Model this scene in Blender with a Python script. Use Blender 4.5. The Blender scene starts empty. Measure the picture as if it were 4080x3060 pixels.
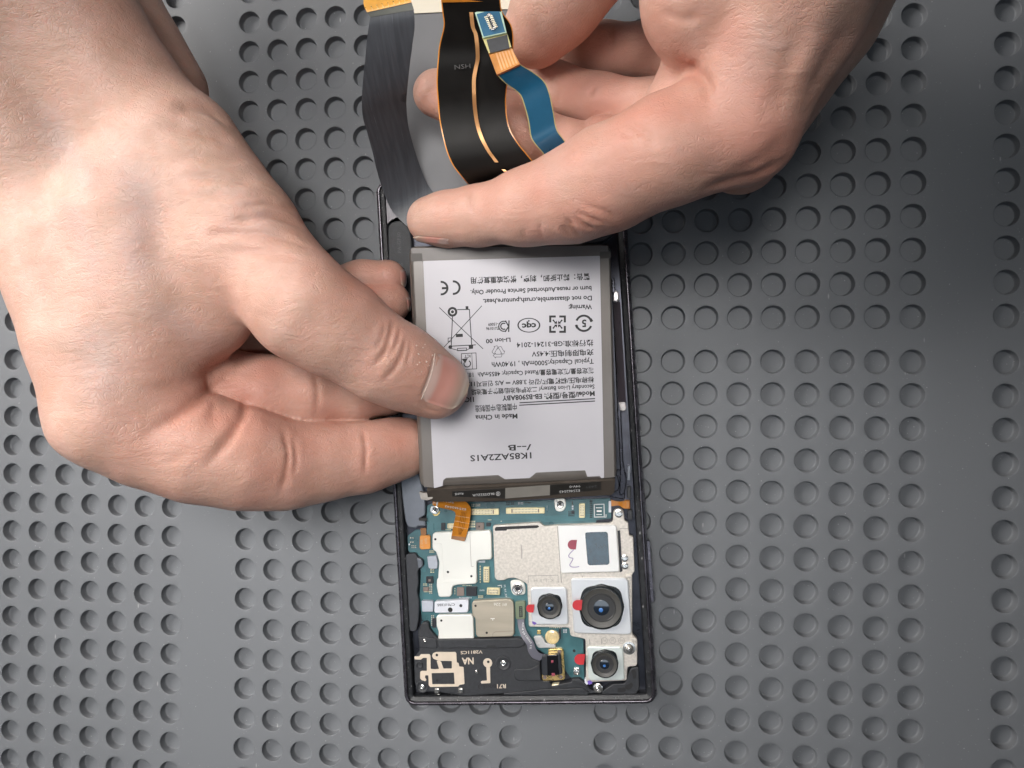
import bpy, bmesh, math, random
import numpy as np
from mathutils import Vector, Matrix

MM = 0.001
random.seed(7); rng = np.random.default_rng(7)
scene = bpy.context.scene
C = scene.collection

# ------------------------------------------------------------------ camera
# phone camera held about 23 cm over the mat, leaning a little to the left
F_PX = 2850.0                                  # focal length in photograph pixels (4080 wide)
CAM = np.array([0.0, 0.0, 226.6])              # millimetres
RIGHT = np.array([0.991872, 0.007014, -0.127046])
DOWN = np.array([0.006627, -0.999972, -0.003465])
FWD = np.array([-0.127067, 0.002595, -0.991891])
cam_d = bpy.data.cameras.new('camera')
cam_d.sensor_fit = 'HORIZONTAL'
cam_d.sensor_width = 36.0
cam_d.lens = 36.0 * F_PX / 4080.0
cam_d.clip_start = 0.01
cam_d.clip_end = 20.0
cam = bpy.data.objects.new('camera', cam_d)
C.objects.link(cam)
m3 = Matrix(np.stack([RIGHT, -DOWN, -FWD], 1).tolist()).to_4x4()
m3.translation = Vector(CAM * MM)
cam.matrix_world = m3
scene.camera = cam

# ------------------------------------------------------------------ world and lamps (indoors, workshop lamps and one added fill)
world = bpy.data.worlds.new('World')
scene.world = world
world.use_nodes = True
bgn = world.node_tree.nodes['Background']
bgn.inputs[0].default_value = (0.86, 0.92, 1.0, 1)
bgn.inputs[1].default_value = 0.022

def area(name, loc, target, size, power, col):
    d = bpy.data.lights.new(name, 'AREA')
    d.shape = 'RECTANGLE'; d.size = size[0]; d.size_y = size[1]
    d.energy = power; d.color = col
    o = bpy.data.objects.new(name, d); C.objects.link(o)
    o.location = loc
    o.rotation_euler = (Vector(target) - Vector(loc)).to_track_quat('-Z', 'Y').to_euler()
    return o
area('window_side_lamp', (-0.60, 0.31, 0.46), (-0.10, 0.0, 0.0), (0.34, 0.34), 6.0, (1.0, 0.955, 0.91))
area('narrow_fill_light', (-0.09, 0.12, 0.62), (-0.105, -0.050, 0.0), (0.25, 0.25), 0.295, (1.0, 0.965, 0.93)).data.spread = math.radians(44)  # added fill over the hands; its narrow spread leaves the right side dark
area('ceiling_tube', (-0.25, -0.38, 1.55), (-0.25, -0.38, 0.0), (2.6, 0.22), 3.0, (0.80, 0.90, 1.0))

scene.view_settings.view_transform = 'Standard'
scene.view_settings.look = 'None'
scene.view_settings.exposure = 0.14
scene.view_settings.gamma = 1.0
scene.view_settings.use_curve_mapping = False
scene.render.engine = 'CYCLES'
scene.cycles.max_bounces = 8
scene.cycles.use_denoising = True

# ------------------------------------------------------------------ geometry helpers (millimetres in, metres out)
def rays(px, py):
    px = np.asarray(px, float); py = np.asarray(py, float)
    return (FWD[None] + ((px - 2040.0) / F_PX)[:, None] * RIGHT[None] + ((py - 1530.0) / F_PX)[:, None] * DOWN[None])

def at(px, py, z):
    """photograph pixel -> point at height z (mm)"""
    d = rays([px], [py])[0]
    t = (z - CAM[2]) / d[2]
    return CAM + d * t

def on_plane(px, py, p0, n):
    d = rays([px], [py])[0]
    t = np.dot(np.asarray(p0) - CAM, n) / np.dot(d, n)
    return CAM + d * t

def link(name, me, mat=None, parent=None, smooth=False, recentre=True):
    o = bpy.data.objects.new(name, me)
    C.objects.link(o)
    if mat is not None:
        me.materials.append(mat)
    if recentre and len(me.vertices):
        co = np.empty(len(me.vertices) * 3, np.float32); me.vertices.foreach_get('co', co); co = co.reshape(-1, 3)
        c = (co.min(0) + co.max(0)) / 2; c[2] = co[:, 2].min()
        co -= c; me.vertices.foreach_set('co', co.ravel())
        o.location = Vector(c.tolist())
    if smooth:
        me.polygons.foreach_set('use_smooth', [True] * len(me.polygons))
    if parent is not None:
        o.parent = parent
        o.matrix_parent_inverse = parent_world(parent).inverted()
    return o

def parent_world(p):
    m = p.matrix_basis.copy()
    if p.parent is not None:
        m = parent_world(p.parent) @ p.matrix_parent_inverse @ m
    return m

def mesh(name, verts, faces, mat=None, parent=None, smooth=False):
    me = bpy.data.meshes.new(name)
    me.from_pydata((np.asarray(verts, float) * MM).tolist(), [], [list(map(int, f)) for f in faces])
    me.update()
    return link(name, me, mat, parent, smooth)

def empty(name, loc, label, cat, group=None):
    o = bpy.data.objects.new(name, None); C.objects.link(o)
    o.location = Vector((np.asarray(loc, float) * MM).tolist())
    o.empty_display_size = 0.01
    o['label'] = label; o['category'] = cat
    if group: o['group'] = group
    return o

def tag(o, label, cat, group=None):
    o['label'] = label; o['category'] = cat
    if group: o['group'] = group
    return o

# ------------------------------------------------------------------ materials
def srgb(*c):
    return tuple(((v / 255.0) / 12.92 if v / 255.0 <= 0.04045 else (((v / 255.0) + 0.055) / 1.055) ** 2.4) for v in c)

MATS = {}
def mat(name, col, rough=0.5, metal=0.0, noise=0.0, nscale=400.0, bump=0.0, bscale=2000.0, coat=0.0, spec=0.5, alpha=1.0, trans=0.0, ncol=None, stretch=None, ior=1.5):
    if name in MATS: return MATS[name]
    m = bpy.data.materials.new(name); m.use_nodes = True
    nt = m.node_tree; b = nt.nodes['Principled BSDF']
    b.inputs['Base Color'].default_value = (*col, 1)
    b.inputs['Roughness'].default_value = rough
    b.inputs['Metallic'].default_value = metal
    b.inputs['Specular IOR Level'].default_value = spec
    b.inputs['Coat Weight'].default_value = coat
    b.inputs['Coat Roughness'].default_value = 0.12
    b.inputs['Alpha'].default_value = alpha
    b.inputs['Transmission Weight'].default_value = trans
    b.inputs['IOR'].default_value = ior
    tc = None
    if noise > 0 or bump > 0:
        tc = nt.nodes.new('ShaderNodeTexCoord')
        src = tc.outputs['Object']
        if stretch:
            mp = nt.nodes.new('ShaderNodeMapping'); mp.inputs['Scale'].default_value = stretch
            nt.links.new(src, mp.inputs['Vector']); src = mp.outputs['Vector']
    if noise > 0:
        n = nt.nodes.new('ShaderNodeTexNoise'); n.inputs['Scale'].default_value = nscale; n.inputs['Detail'].default_value = 5
        nt.links.new(src, n.inputs['Vector'])
        mx = nt.nodes.new('ShaderNodeMix'); mx.data_type = 'RGBA'
        dark = ncol if ncol else tuple(c * (1 - noise) for c in col)
        lite = tuple(min(1, c * (1 + noise * 0.6)) for c in col)
        mx.inputs['A'].default_value = (*dark, 1); mx.inputs['B'].default_value = (*lite, 1)
        rp = nt.nodes.new('ShaderNodeMapRange'); rp.inputs['From Min'].default_value = 0.32; rp.inputs['From Max'].default_value = 0.68
        nt.links.new(n.outputs['Fac'], rp.inputs['Value'])
        nt.links.new(rp.outputs['Result'], mx.inputs['Factor'])
        nt.links.new(mx.outputs['Result'], b.inputs['Base Color'])
        rr = nt.nodes.new('ShaderNodeMapRange'); rr.inputs['To Min'].default_value = max(0.03, rough - 0.08); rr.inputs['To Max'].default_value = min(1, rough + 0.08)
        nt.links.new(n.outputs['Fac'], rr.inputs['Value']); nt.links.new(rr.outputs['Result'], b.inputs['Roughness'])
    if bump > 0:
        n2 = nt.nodes.new('ShaderNodeTexNoise'); n2.inputs['Scale'].default_value = bscale; n2.inputs['Detail'].default_value = 3
        nt.links.new(src, n2.inputs['Vector'])
        bp = nt.nodes.new('ShaderNodeBump'); bp.inputs['Strength'].default_value = bump; bp.inputs['Distance'].default_value = 0.0002
        nt.links.new(n2.outputs['Fac'], bp.inputs['Height']); nt.links.new(bp.outputs['Normal'], b.inputs['Normal'])
    MATS[name] = m
    return m

def specks(m, layers=((1200, 0.06, 0.5), (2600, 0.10, 0.35)), col=(0.5, 0.5, 0.5)):
    """dust and fibres: sparse pale dots mixed into a material's own colour"""
    nt = m.node_tree; b = nt.nodes['Principled BSDF']; L = nt.links.new
    tc = nt.nodes.new('ShaderNodeTexCoord')
    inp = b.inputs['Base Color']
    cur = inp.links[0].from_socket if inp.links else None
    for sc, th, amt in layers:
        mp = nt.nodes.new('ShaderNodeMapping'); mp.inputs['Scale'].default_value = (1, 0.5, 1); mp.inputs['Rotation'].default_value = (0, 0, sc * 0.37); L(tc.outputs['Object'], mp.inputs['Vector'])
        v = nt.nodes.new('ShaderNodeTexVoronoi'); v.inputs['Scale'].default_value = sc; L(mp.outputs['Vector'], v.inputs['Vector'])
        wn = nt.nodes.new('ShaderNodeTexWhiteNoise'); L(v.outputs['Position'], wn.inputs['Vector'])
        k = nt.nodes.new('ShaderNodeMath'); k.operation = 'LESS_THAN'; k.inputs[1].default_value = th; L(wn.outputs['Value'], k.inputs[0])
        d = nt.nodes.new('ShaderNodeMapRange'); d.inputs['From Min'].default_value = .12; d.inputs['From Max'].default_value = .35; d.inputs['To Min'].default_value = amt; d.inputs['To Max'].default_value = 0; L(v.outputs['Distance'], d.inputs['Value'])
        mu = nt.nodes.new('ShaderNodeMath'); mu.operation = 'MULTIPLY'; L(k.outputs[0], mu.inputs[0]); L(d.outputs['Result'], mu.inputs[1])
        mx = nt.nodes.new('ShaderNodeMix'); mx.data_type = 'RGBA'; mx.inputs['B'].default_value = (*col, 1)
        if cur is None: mx.inputs['A'].default_value = tuple(inp.default_value)
        else: L(cur, mx.inputs['A'])
        L(mu.outputs[0], mx.inputs['Factor']); cur = mx.outputs['Result']
    L(cur, inp)
    return m
# ================================================================== the mat: grey silicone with rows of round pits
def mat_material():
    m = bpy.data.materials.new('grey_silicone'); m.use_nodes = True
    nt = m.node_tree; b = nt.nodes['Principled BSDF']; L = nt.links.new
    tc = nt.nodes.new('ShaderNodeTexCoord')
    n1 = nt.nodes.new('ShaderNodeTexNoise'); n1.inputs['Scale'].default_value = 14; n1.inputs['Detail'].default_value = 4
    L(tc.outputs['Object'], n1.inputs['Vector'])
    r1 = nt.nodes.new('ShaderNodeMapRange'); r1.inputs['From Min'].default_value = 0.3; r1.inputs['From Max'].default_value = 0.7
    L(n1.outputs['Fac'], r1.inputs['Value'])
    mx = nt.nodes.new('ShaderNodeMix'); mx.data_type = 'RGBA'
    mx.inputs['A'].default_value = (0.152, 0.160, 0.172, 1); mx.inputs['B'].default_value = (0.162, 0.171, 0.184, 1)
    L(r1.outputs['Result'], mx.inputs['Factor'])
    # pale dust specks and short fibres
    cur = mx.outputs['Result']
    for sc, th, stretch, amt in ((1300, 0.010, (1, 1, 1), 0.50), (900, 0.006, (1, 0.30, 1), 0.40), (2400, 0.04, (0.5, 1, 1), 0.28)):
        mp = nt.nodes.new('ShaderNodeMapping'); mp.inputs['Scale'].default_value = stretch; mp.inputs['Rotation'].default_value = (0, 0, sc * 0.37)
        L(tc.outputs['Object'], mp.inputs['Vector'])
        v = nt.nodes.new('ShaderNodeTexVoronoi'); v.inputs['Scale'].default_value = sc
        L(mp.outputs['Vector'], v.inputs['Vector'])
        wn = nt.nodes.new('ShaderNodeTexWhiteNoise'); L(v.outputs['Position'], wn.inputs['Vector'])
        keep = nt.nodes.new('ShaderNodeMath'); keep.operation = 'LESS_THAN'; keep.inputs[1].default_value = th
        L(wn.outputs['Value'], keep.inputs[0])
        d = nt.nodes.new('ShaderNodeMapRange'); d.inputs['From Min'].default_value = 0.10; d.inputs['From Max'].default_value = 0.28
        d.inputs['To Min'].default_value = 1; d.inputs['To Max'].default_value = 0
        L(v.outputs['Distance'], d.inputs['Value'])
        mu = nt.nodes.new('ShaderNodeMath'); mu.operation = 'MULTIPLY'; L(keep.outputs[0], mu.inputs[0]); L(d.outputs['Result'], mu.inputs[1])
        m2 = nt.nodes.new('ShaderNodeMath'); m2.operation = 'MULTIPLY'; L(mu.outputs[0], m2.inputs[0]); m2.inputs[1].default_value = amt
        mm = nt.nodes.new('ShaderNodeMix'); mm.data_type = 'RGBA'; mm.inputs['B'].default_value = (0.55, 0.55, 0.53, 1)
        L(cur, mm.inputs['A']); L(m2.outputs[0], mm.inputs['Factor']); cur = mm.outputs['Result']
    L(cur, b.inputs['Base Color'])
    b.inputs['Roughness'].default_value = 0.50
    b.inputs['Specular IOR Level'].default_value = 0.34
    n3 = nt.nodes.new('ShaderNodeTexNoise'); n3.inputs['Scale'].default_value = 2600; n3.inputs['Detail'].default_value = 2
    L(tc.outputs['Object'], n3.inputs['Vector'])
    bp = nt.nodes.new('ShaderNodeBump'); bp.inputs['Strength'].default_value = 0.25; bp.inputs['Distance'].default_value = 0.0001
    L(n3.outputs['Fac'], bp.inputs['Height']); L(bp.outputs['Normal'], b.inputs['Normal'])
    return m

def build_mat():
    G12, G01, GM, H = 2.585, 3.0, 2.66, 1.354
    cols = []
    for k in range(8): cols.append(-9 - G01 - 9 - GM - k)
    for k in range(10): cols.append(-9 - G01 - k)
    for k in range(10): cols.append(-k)
    for k in range(2): cols.append(G12 + k)
    rows = [-k for k in range(13)] + [H + k for k in range(17)]
    xs = sorted(10 * (c + 9.1257) for c in cols)
    ys = sorted(-10 * (r - 2.1524) for r in rows)
    N = 28; R = 3.62; DEP = 2.7
    prof = [(R + 0.22, 0.0), (R + 0.08, -0.03), (R, -0.11), (R - 0.03, -0.35), (R - 0.10, -DEP + 0.30), (R - 0.22, -DEP + 0.08), (R - 0.42, -DEP)]
    h = 4.8
    V, Fc = [], []
    ang = np.arange(N) / N * 2 * math.pi + math.pi / N
    sq = []
    for a in ang:
        c, s = math.cos(a), math.sin(a); k = h / max(abs(c), abs(s)); sq.append((c * k, s * k))
    # 28 divides so that corners fall between samples: snap the nearest sample to the corner
    for cx, cy in ((1, 1), (-1, 1), (-1, -1), (1, -1)):
        i = min(range(N), key=lambda j: (sq[j][0] - cx * h) ** 2 + (sq[j][1] - cy * h) ** 2); sq[i] = (cx * h, cy * h)
    for x in xs:
        for y in ys:
            b = len(V); jx, jy = rng.normal(0, 0.03, 2)
            V += [(x + a, y + c, 0.0) for a, c in sq]
            for r, z in prof:
                V += [(x + jx + r * math.cos(a), y + jy + r * math.sin(a), z) for a in ang]
            for q in range(len(prof)):
                for i in range(N):
                    j = (i + 1) % N
                    Fc.append((b + q * N + i, b + q * N + j, b + (q + 1) * N + j, b + (q + 1) * N + i))
            Fc.append([b + len(prof) * N + i for i in range(N)])
    # flat strips between the pit cells
    def gaps(v, lo, hi):
        edges = [lo]; out = []
        last = lo
        for x in v:
            if x - h - last > 1e-6: out.append((last, x - h))
            last = x + h
        out.append((last, hi)); return out
    X0, X1, Y0, Y1 = xs[0] - 150, xs[-1] + 160, ys[0] - 90, ys[-1] + 110
    def quad(a, b2, c, d):
        k = len(V); V.extend([(a, c, 0), (b2, c, 0), (b2, d, 0), (a, d, 0)]); Fc.append((k, k + 1, k + 2, k + 3))
    for a, b2 in gaps(xs, X0, X1): quad(a, b2, Y0, Y1)
    for x in xs:
        for c, d in gaps(ys, Y0, Y1): quad(x - h, x + h, c, d)
    # mat border down to the bench
    def area2(f):
        return sum(V[f[i - 1]][0] * V[f[i]][1] - V[f[i]][0] * V[f[i - 1]][1] for i in range(len(f)))
    Fc = [f if area2(f) >= 0 else list(f)[::-1] for f in Fc]
    o = mesh('silicone_mat', V, Fc, mat_material())
    me = o.data
    o['kind'] = 'structure'; o['label'] = 'grey silicone work mat with rows of round pits'
    me.polygons.foreach_set('use_smooth', [len(f.vertices) == 4 and f.area < 2.5e-6 for f in me.polygons])
    return o
build_mat()
# ================================================================== hands: one continuous skin from blended round cones
K = 1.8445                                       # photograph pixels per layout unit used for the hands
def dp(x, y, z):
    return at(x * K, y * K, z)
def dr(p, r):
    """radius given in layout units -> mm at that depth"""
    return r * K * np.dot(np.asarray(p) - CAM, FWD) / F_PX

def cone(p, a, b, ra, rb):
    """distance to a tapered capsule"""
    ba = (b - a).astype(np.float32); pa = p - a.astype(np.float32)
    t = np.clip((pa @ ba) / np.float32(ba @ ba), 0, 1)
    dx = pa[:, 0] - t * ba[0]; dy = pa[:, 1] - t * ba[1]; dz = pa[:, 2] - t * ba[2]
    return np.sqrt(dx * dx + dy * dy + dz * dz) - (np.float32(ra) + t * np.float32(rb - ra))

def smin(a, b, k):
    h = np.maximum(k - np.abs(a - b), 0) / k
    return np.minimum(a, b) - h * h * h * k / 6.0

class Hand:
    def __init__(s, body, fingers, kbody=13.0):
        def chain(c):
            out = []
            for (x, y, z, r) in c:
                p = dp(x, y, z); out.append((p, dr(p, r)))
            return out
        s.body = [chain(c) for c in body]
        s.fing = [(chain(c), kk, kj) for c, kk, kj in fingers]
        s.kb = kbody
        allp = [q for c in s.body for q in c] + [q for c, _, _ in s.fing for q in c]
        s.lo = np.min([p - r for p, r in allp], 0) - 4; s.hi = np.max([p + r for p, r in allp], 0) + 4
    def chain_d(s, p, ch, k):
        d = None
        for (a, ra), (b, rb) in zip(ch[:-1], ch[1:]):
            c = cone(p, a, b, ra, rb)
            d = c if d is None else smin(d, c, k)
        return d
    def sdf(s, p):
        p = np.asarray(p, np.float32)
        B = None
        for ch in s.body:
            c = s.chain_d(p, ch, 4.0)
            B = c if B is None else smin(B, c, s.kb)
        T = B
        for ch, kk, kj in s.fing:
            T = np.minimum(T, smin(B, s.chain_d(p, ch, kk), kj))
        return T
    def grad(s, p, e=0.2):
        g = np.zeros((len(p), 3), np.float32)
        for k in ((1, -1, -1), (-1, -1, 1), (-1, 1, -1), (1, 1, 1)):
            k = np.array(k, np.float32)
            g += k * s.sdf(p + k * e)[:, None]
        return g / np.maximum(np.linalg.norm(g, axis=1, keepdims=True), 1e-9)
    def hit(s, x, y):
        """layout units (arrays) -> points on the skin seen there"""
        d = rays(np.asarray(x) * K, np.asarray(y) * K); d /= np.linalg.norm(d, axis=1, keepdims=True)
        t = np.full(len(d), 90.0); best = np.full(len(d), 1e9); bt = t.copy()
        for _ in range(46):
            f = s.sdf(CAM + d * t[:, None])
            m = np.abs(f) < best; best[m] = np.abs(f[m]); bt[m] = t[m]
            t = np.minimum(t + np.clip(f, -4, 25) * 0.9, 320)
        P = CAM + d * bt[:, None]
        for _ in range(3):
            P = P - s.grad(P) * s.sdf(P)[:, None]
        return P

def surface(hand, h=0.65, B=8):
    lo = hand.lo; n = (np.ceil((hand.hi - lo) / h / B).astype(int)) * B
    nb = n // B
    ctr = np.stack(np.meshgrid(*[(np.arange(k) + 0.5) * B * h for k in nb], indexing='ij'), -1).reshape(-1, 3) + lo
    d = hand.sdf(ctr)
    F = np.repeat(np.repeat(np.repeat(d.reshape(nb), B, 0), B, 1), B, 2).astype(np.float32)
    act = np.argwhere((np.abs(d) < B * h * 0.87 + 2.5).reshape(nb))
    off = np.stack(np.meshgrid(*[np.arange(B)] * 3, indexing='ij'), -1).reshape(-1, 3)
    for i in range(0, len(act), 400):
        idx = (act[i:i + 400, None, :] * B + off[None]).reshape(-1, 3)
        F[idx[:, 0], idx[:, 1], idx[:, 2]] = hand.sdf(lo + idx * h)
    ins = F < 0
    cnt = np.zeros(tuple(np.array(F.shape) - 1), np.int8)
    sl = lambda o, m: slice(o, m - 1 + o)
    for a in (0, 1):
        for b in (0, 1):
            for c in (0, 1):
                cnt += ins[sl(a, n[0]), sl(b, n[1]), sl(c, n[2])]
    cells = np.argwhere((cnt > 0) & (cnt < 8))
    vid = np.full(cnt.shape, -1, np.int64); vid[cells[:, 0], cells[:, 1], cells[:, 2]] = np.arange(len(cells))
    acc = np.zeros((len(cells), 3)); num = np.zeros(len(cells))
    corners = [(a, b, c) for a in (0, 1) for b in (0, 1) for c in (0, 1)]
    for p in corners:
        for ax in range(3):
            if p[ax]: continue
            q = list(p); q[ax] = 1
            fa = F[cells[:, 0] + p[0], cells[:, 1] + p[1], cells[:, 2] + p[2]]
            fb = F[cells[:, 0] + q[0], cells[:, 1] + q[1], cells[:, 2] + q[2]]
            x = (fa < 0) != (fb < 0)
            t = np.where(x, fa / np.where(x, fa - fb, 1), 0)
            pos = np.array(p, float)[None] + 0; pos = np.repeat(pos, len(cells), 0); pos[:, ax] += t
            acc[x] += pos[x]; num[x] += 1
    V = lo + (cells + acc / num[:, None]) * h
    Q = []
    for ax in range(3):
        u, v = (ax + 1) % 3, (ax + 2) % 3
        a = [slice(None)] * 3; b = [slice(None)] * 3; a[ax] = slice(0, -1); b[ax] = slice(1, None)
        A_ = ins[tuple(a)]; B_ = ins[tuple(b)]
        e = np.argwhere(A_ != B_)
        e = e[(e[:, u] > 0) & (e[:, v] > 0) & (e[:, u] < n[u] - 1) & (e[:, v] < n[v] - 1)]
        fl = A_[e[:, 0], e[:, 1], e[:, 2]]
        def cid(du, dv):
            k = e.copy(); k[:, u] -= du; k[:, v] -= dv
            return vid[k[:, 0], k[:, 1], k[:, 2]]
        q = np.stack([cid(1, 1), cid(0, 1), cid(0, 0), cid(1, 0)], 1)
        q[~fl] = q[~fl][:, ::-1]
        Q.append(q)
    Q = np.concatenate(Q); Q = Q[(Q >= 0).all(1)]
    g = hand.grad(V); V = V - g * np.clip(hand.sdf(V), -0.5, 0.5)[:, None]
    return V, Q, hand.grad(V)

def seg_dist(V, P):
    """distance of vertices to a polyline and the position along it 0..1"""
    best = np.full(len(V), 1e9); tt = np.zeros(len(V))
    L = np.r_[0, np.cumsum(np.linalg.norm(np.diff(P, axis=0), axis=1))]
    for i in range(len(P) - 1):
        a, b = P[i], P[i + 1]; ab = b - a
        t = np.clip(((V - a) @ ab) / max(ab @ ab, 1e-9), 0, 1)
        d = np.linalg.norm(V - a - t[:, None] * ab, axis=1)
        m = d < best; best[m] = d[m]; tt[m] = (L[i] + t[m] * (L[i + 1] - L[i])) / max(L[-1], 1e-9)
    return best, tt

def smooth_poly(pts, n=6):
    pts = np.asarray(pts, float)
    if len(pts) < 3: return pts
    out = []
    for i in range(len(pts) - 1):
        p0 = pts[max(i - 1, 0)]; p1 = pts[i]; p2 = pts[i + 1]; p3 = pts[min(i + 2, len(pts) - 1)]
        for t in np.linspace(0, 1, n, endpoint=False):
            out.append(0.5 * ((2 * p1) + (-p0 + p2) * t + (2 * p0 - 5 * p1 + 4 * p2 - p3) * t * t + (-p0 + 3 * p1 - 3 * p2 + p3) * t ** 3))
    out.append(pts[-1]); return np.array(out)

def noise3(p, scale, seed=0):
    """cheap smooth value noise"""
    q = p / scale + seed * 17.3; i = np.floor(q).astype(np.int64); f = q - i; f = f * f * (3 - 2 * f)
    def hsh(a, b, c):
        h = (a * 374761393 + b * 668265263 + c * 2147483647 + seed * 974711) & 0xFFFFFFFF
        h = ((h ^ (h >> 13)) * 1274126177) & 0xFFFFFFFF
        return ((h ^ (h >> 16)) & 0xFFFF) / 65535.0
    r = 0
    for a in (0, 1):
        for b in (0, 1):
            for c in (0, 1):
                w = (f[:, 0] if a else 1 - f[:, 0]) * (f[:, 1] if b else 1 - f[:, 1]) * (f[:, 2] if c else 1 - f[:, 2])
                r = r + w * hsh(i[:, 0] + a, i[:, 1] + b, i[:, 2] + c)
    return r

def skin_material():
    m = bpy.data.materials.new('skin'); m.use_nodes = True
    nt = m.node_tree; b = nt.nodes['Principled BSDF']; L = nt.links.new
    at_ = nt.nodes.new('ShaderNodeAttribute'); at_.attribute_name = 'tone'      # r: redness  g: crease  b: vein
    sp = nt.nodes.new('ShaderNodeSeparateColor'); L(at_.outputs['Color'], sp.inputs['Color'])
    tc = nt.nodes.new('ShaderNodeTexCoord')
    n1 = nt.nodes.new('ShaderNodeTexNoise'); n1.inputs['Scale'].default_value = 120; n1.inputs['Detail'].default_value = 6; n1.inputs['Roughness'].default_value = 0.65
    L(tc.outputs['Object'], n1.inputs['Vector'])
    r1 = nt.nodes.new('ShaderNodeMapRange'); r1.inputs['From Min'].default_value = 0.33; r1.inputs['From Max'].default_value = 0.67
    L(n1.outputs['Fac'], r1.inputs['Value'])
    base = nt.nodes.new('ShaderNodeMix'); base.data_type = 'RGBA'
    base.inputs['A'].default_value = (0.500, 0.343, 0.265, 1); base.inputs['B'].default_value = (0.615, 0.420, 0.352, 1)
    L(r1.outputs['Result'], base.inputs['Factor'])
    cur = base.outputs['Result']
    def mixin(fac, col, blend='MIX'):
        nonlocal cur
        x = nt.nodes.new('ShaderNodeMix'); x.data_type = 'RGBA'; x.blend_type = blend
        L(cur, x.inputs['A']); x.inputs['B'].default_value = (*col, 1)
        L(fac, x.inputs['Factor']); cur = x.outputs['Result']
    mixin(sp.outputs['Blue'], (0.36, 0.33, 0.33))
    mixin(sp.outputs['Red'], (0.55, 0.245, 0.185))
    mixin(sp.outputs['Green'], (0.36, 0.135, 0.085))
    # fine mottling
    n2 = nt.nodes.new('ShaderNodeTexNoise'); n2.inputs['Scale'].default_value = 420; n2.inputs['Detail'].default_value = 4
    L(tc.outputs['Object'], n2.inputs['Vector'])
    r2 = nt.nodes.new('ShaderNodeMapRange'); r2.inputs['From Min'].default_value = 0.5; r2.inputs['From Max'].default_value = 0.8; r2.inputs['To Max'].default_value = 0.40
    L(n2.outputs['Fac'], r2.inputs['Value']); mixin(r2.outputs['Result'], (0.60, 0.30, 0.22))
    L(cur, b.inputs['Base Color'])
    b.inputs['Roughness'].default_value = 0.43
    b.inputs['Specular IOR Level'].default_value = 0.35
    b.inputs['Subsurface Weight'].default_value = 0.22
    b.inputs['Subsurface Radius'].default_value = (1.0, 0.38, 0.22)
    b.inputs['Subsurface Scale'].default_value = 0.0030
    # skin relief: fine pores + lines running across the hand
    v = nt.nodes.new('ShaderNodeTexVoronoi'); v.feature = 'DISTANCE_TO_EDGE'; v.inputs['Scale'].default_value = 900
    mp = nt.nodes.new('ShaderNodeMapping'); mp.inputs['Rotation'].default_value = (0.3, 0.2, 0.5); mp.inputs['Scale'].default_value = (1.0, 1.9, 1.0)
    nw = nt.nodes.new('ShaderNodeTexNoise'); nw.inputs['Scale'].default_value = 160; nw.inputs['Detail'].default_value = 2
    L(tc.outputs['Object'], nw.inputs['Vector'])
    add = nt.nodes.new('ShaderNodeVectorMath'); add.operation = 'MULTIPLY_ADD'; add.inputs[1].default_value = (0.006, 0.006, 0.006)
    L(nw.outputs['Color'], add.inputs[0]); L(tc.outputs['Object'], add.inputs[2])
    L(add.outputs[0], mp.inputs['Vector']); L(mp.outputs['Vector'], v.inputs['Vector'])
    rv = nt.nodes.new('ShaderNodeMapRange'); rv.inputs['From Max'].default_value = 0.12
    L(v.outputs['Distance'], rv.inputs['Value'])
    n4 = nt.nodes.new('ShaderNodeTexNoise'); n4.inputs['Scale'].default_value = 260; n4.inputs['Detail'].default_value = 5
    mp4 = nt.nodes.new('ShaderNodeMapping'); mp4.inputs['Scale'].default_value = (0.5, 2.2, 1.0); mp4.inputs['Rotation'].default_value = (0, 0, 0.2)
    L(add.outputs[0], mp4.inputs['Vector']); L(mp4.outputs['Vector'], n4.inputs['Vector'])
    b1 = nt.nodes.new('ShaderNodeBump'); b1.inputs['Strength'].default_value = 0.28; b1.inputs['Distance'].default_value = 0.0003
    L(rv.outputs['Result'], b1.inputs['Height'])
    b2 = nt.nodes.new('ShaderNodeBump'); b2.inputs['Strength'].default_value = 0.42; b2.inputs['Distance'].default_value = 0.0006
    L(n4.outputs['Fac'], b2.inputs['Height']); L(b1.outputs['Normal'], b2.inputs['Normal'])
    L(b2.outputs['Normal'], b.inputs['Normal'])
    return m
SKIN = skin_material()

def nail_material():
    if 'nail_plate' in MATS: return MATS['nail_plate']
    m = mat('nail_plate', (0.62, 0.40, 0.33), 0.30, coat=0.3)
    nt = m.node_tree; b = nt.nodes['Principled BSDF']; L = nt.links.new
    a = nt.nodes.new('ShaderNodeAttribute'); a.attribute_name = 'along'
    r = nt.nodes.new('ShaderNodeValToRGB'); e = r.color_ramp.elements
    e[0].position = 0.0; e[0].color = (0.58, 0.40, 0.34, 1); e[1].position = 1.0; e[1].color = (0.64, 0.48, 0.36, 1)
    for p, c in ((0.10, (0.60, 0.42, 0.37, 1)), (0.22, (0.58, 0.40, 0.35, 1)), (0.32, (0.60, 0.29, 0.24, 1)), (0.60, (0.61, 0.31, 0.26, 1)), (0.84, (0.58, 0.40, 0.32, 1)), (0.90, (0.74, 0.60, 0.50, 1))):
        k = e.new(p); k.color = c
    L(a.outputs['Fac'], r.inputs['Fac']); L(r.outputs['Color'], b.inputs['Base Color'])
    b.inputs['Subsurface Weight'].default_value = 0.15; b.inputs['Subsurface Radius'].default_value = (1, .4, .25); b.inputs['Subsurface Scale'].default_value = 0.002
    return m

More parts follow.
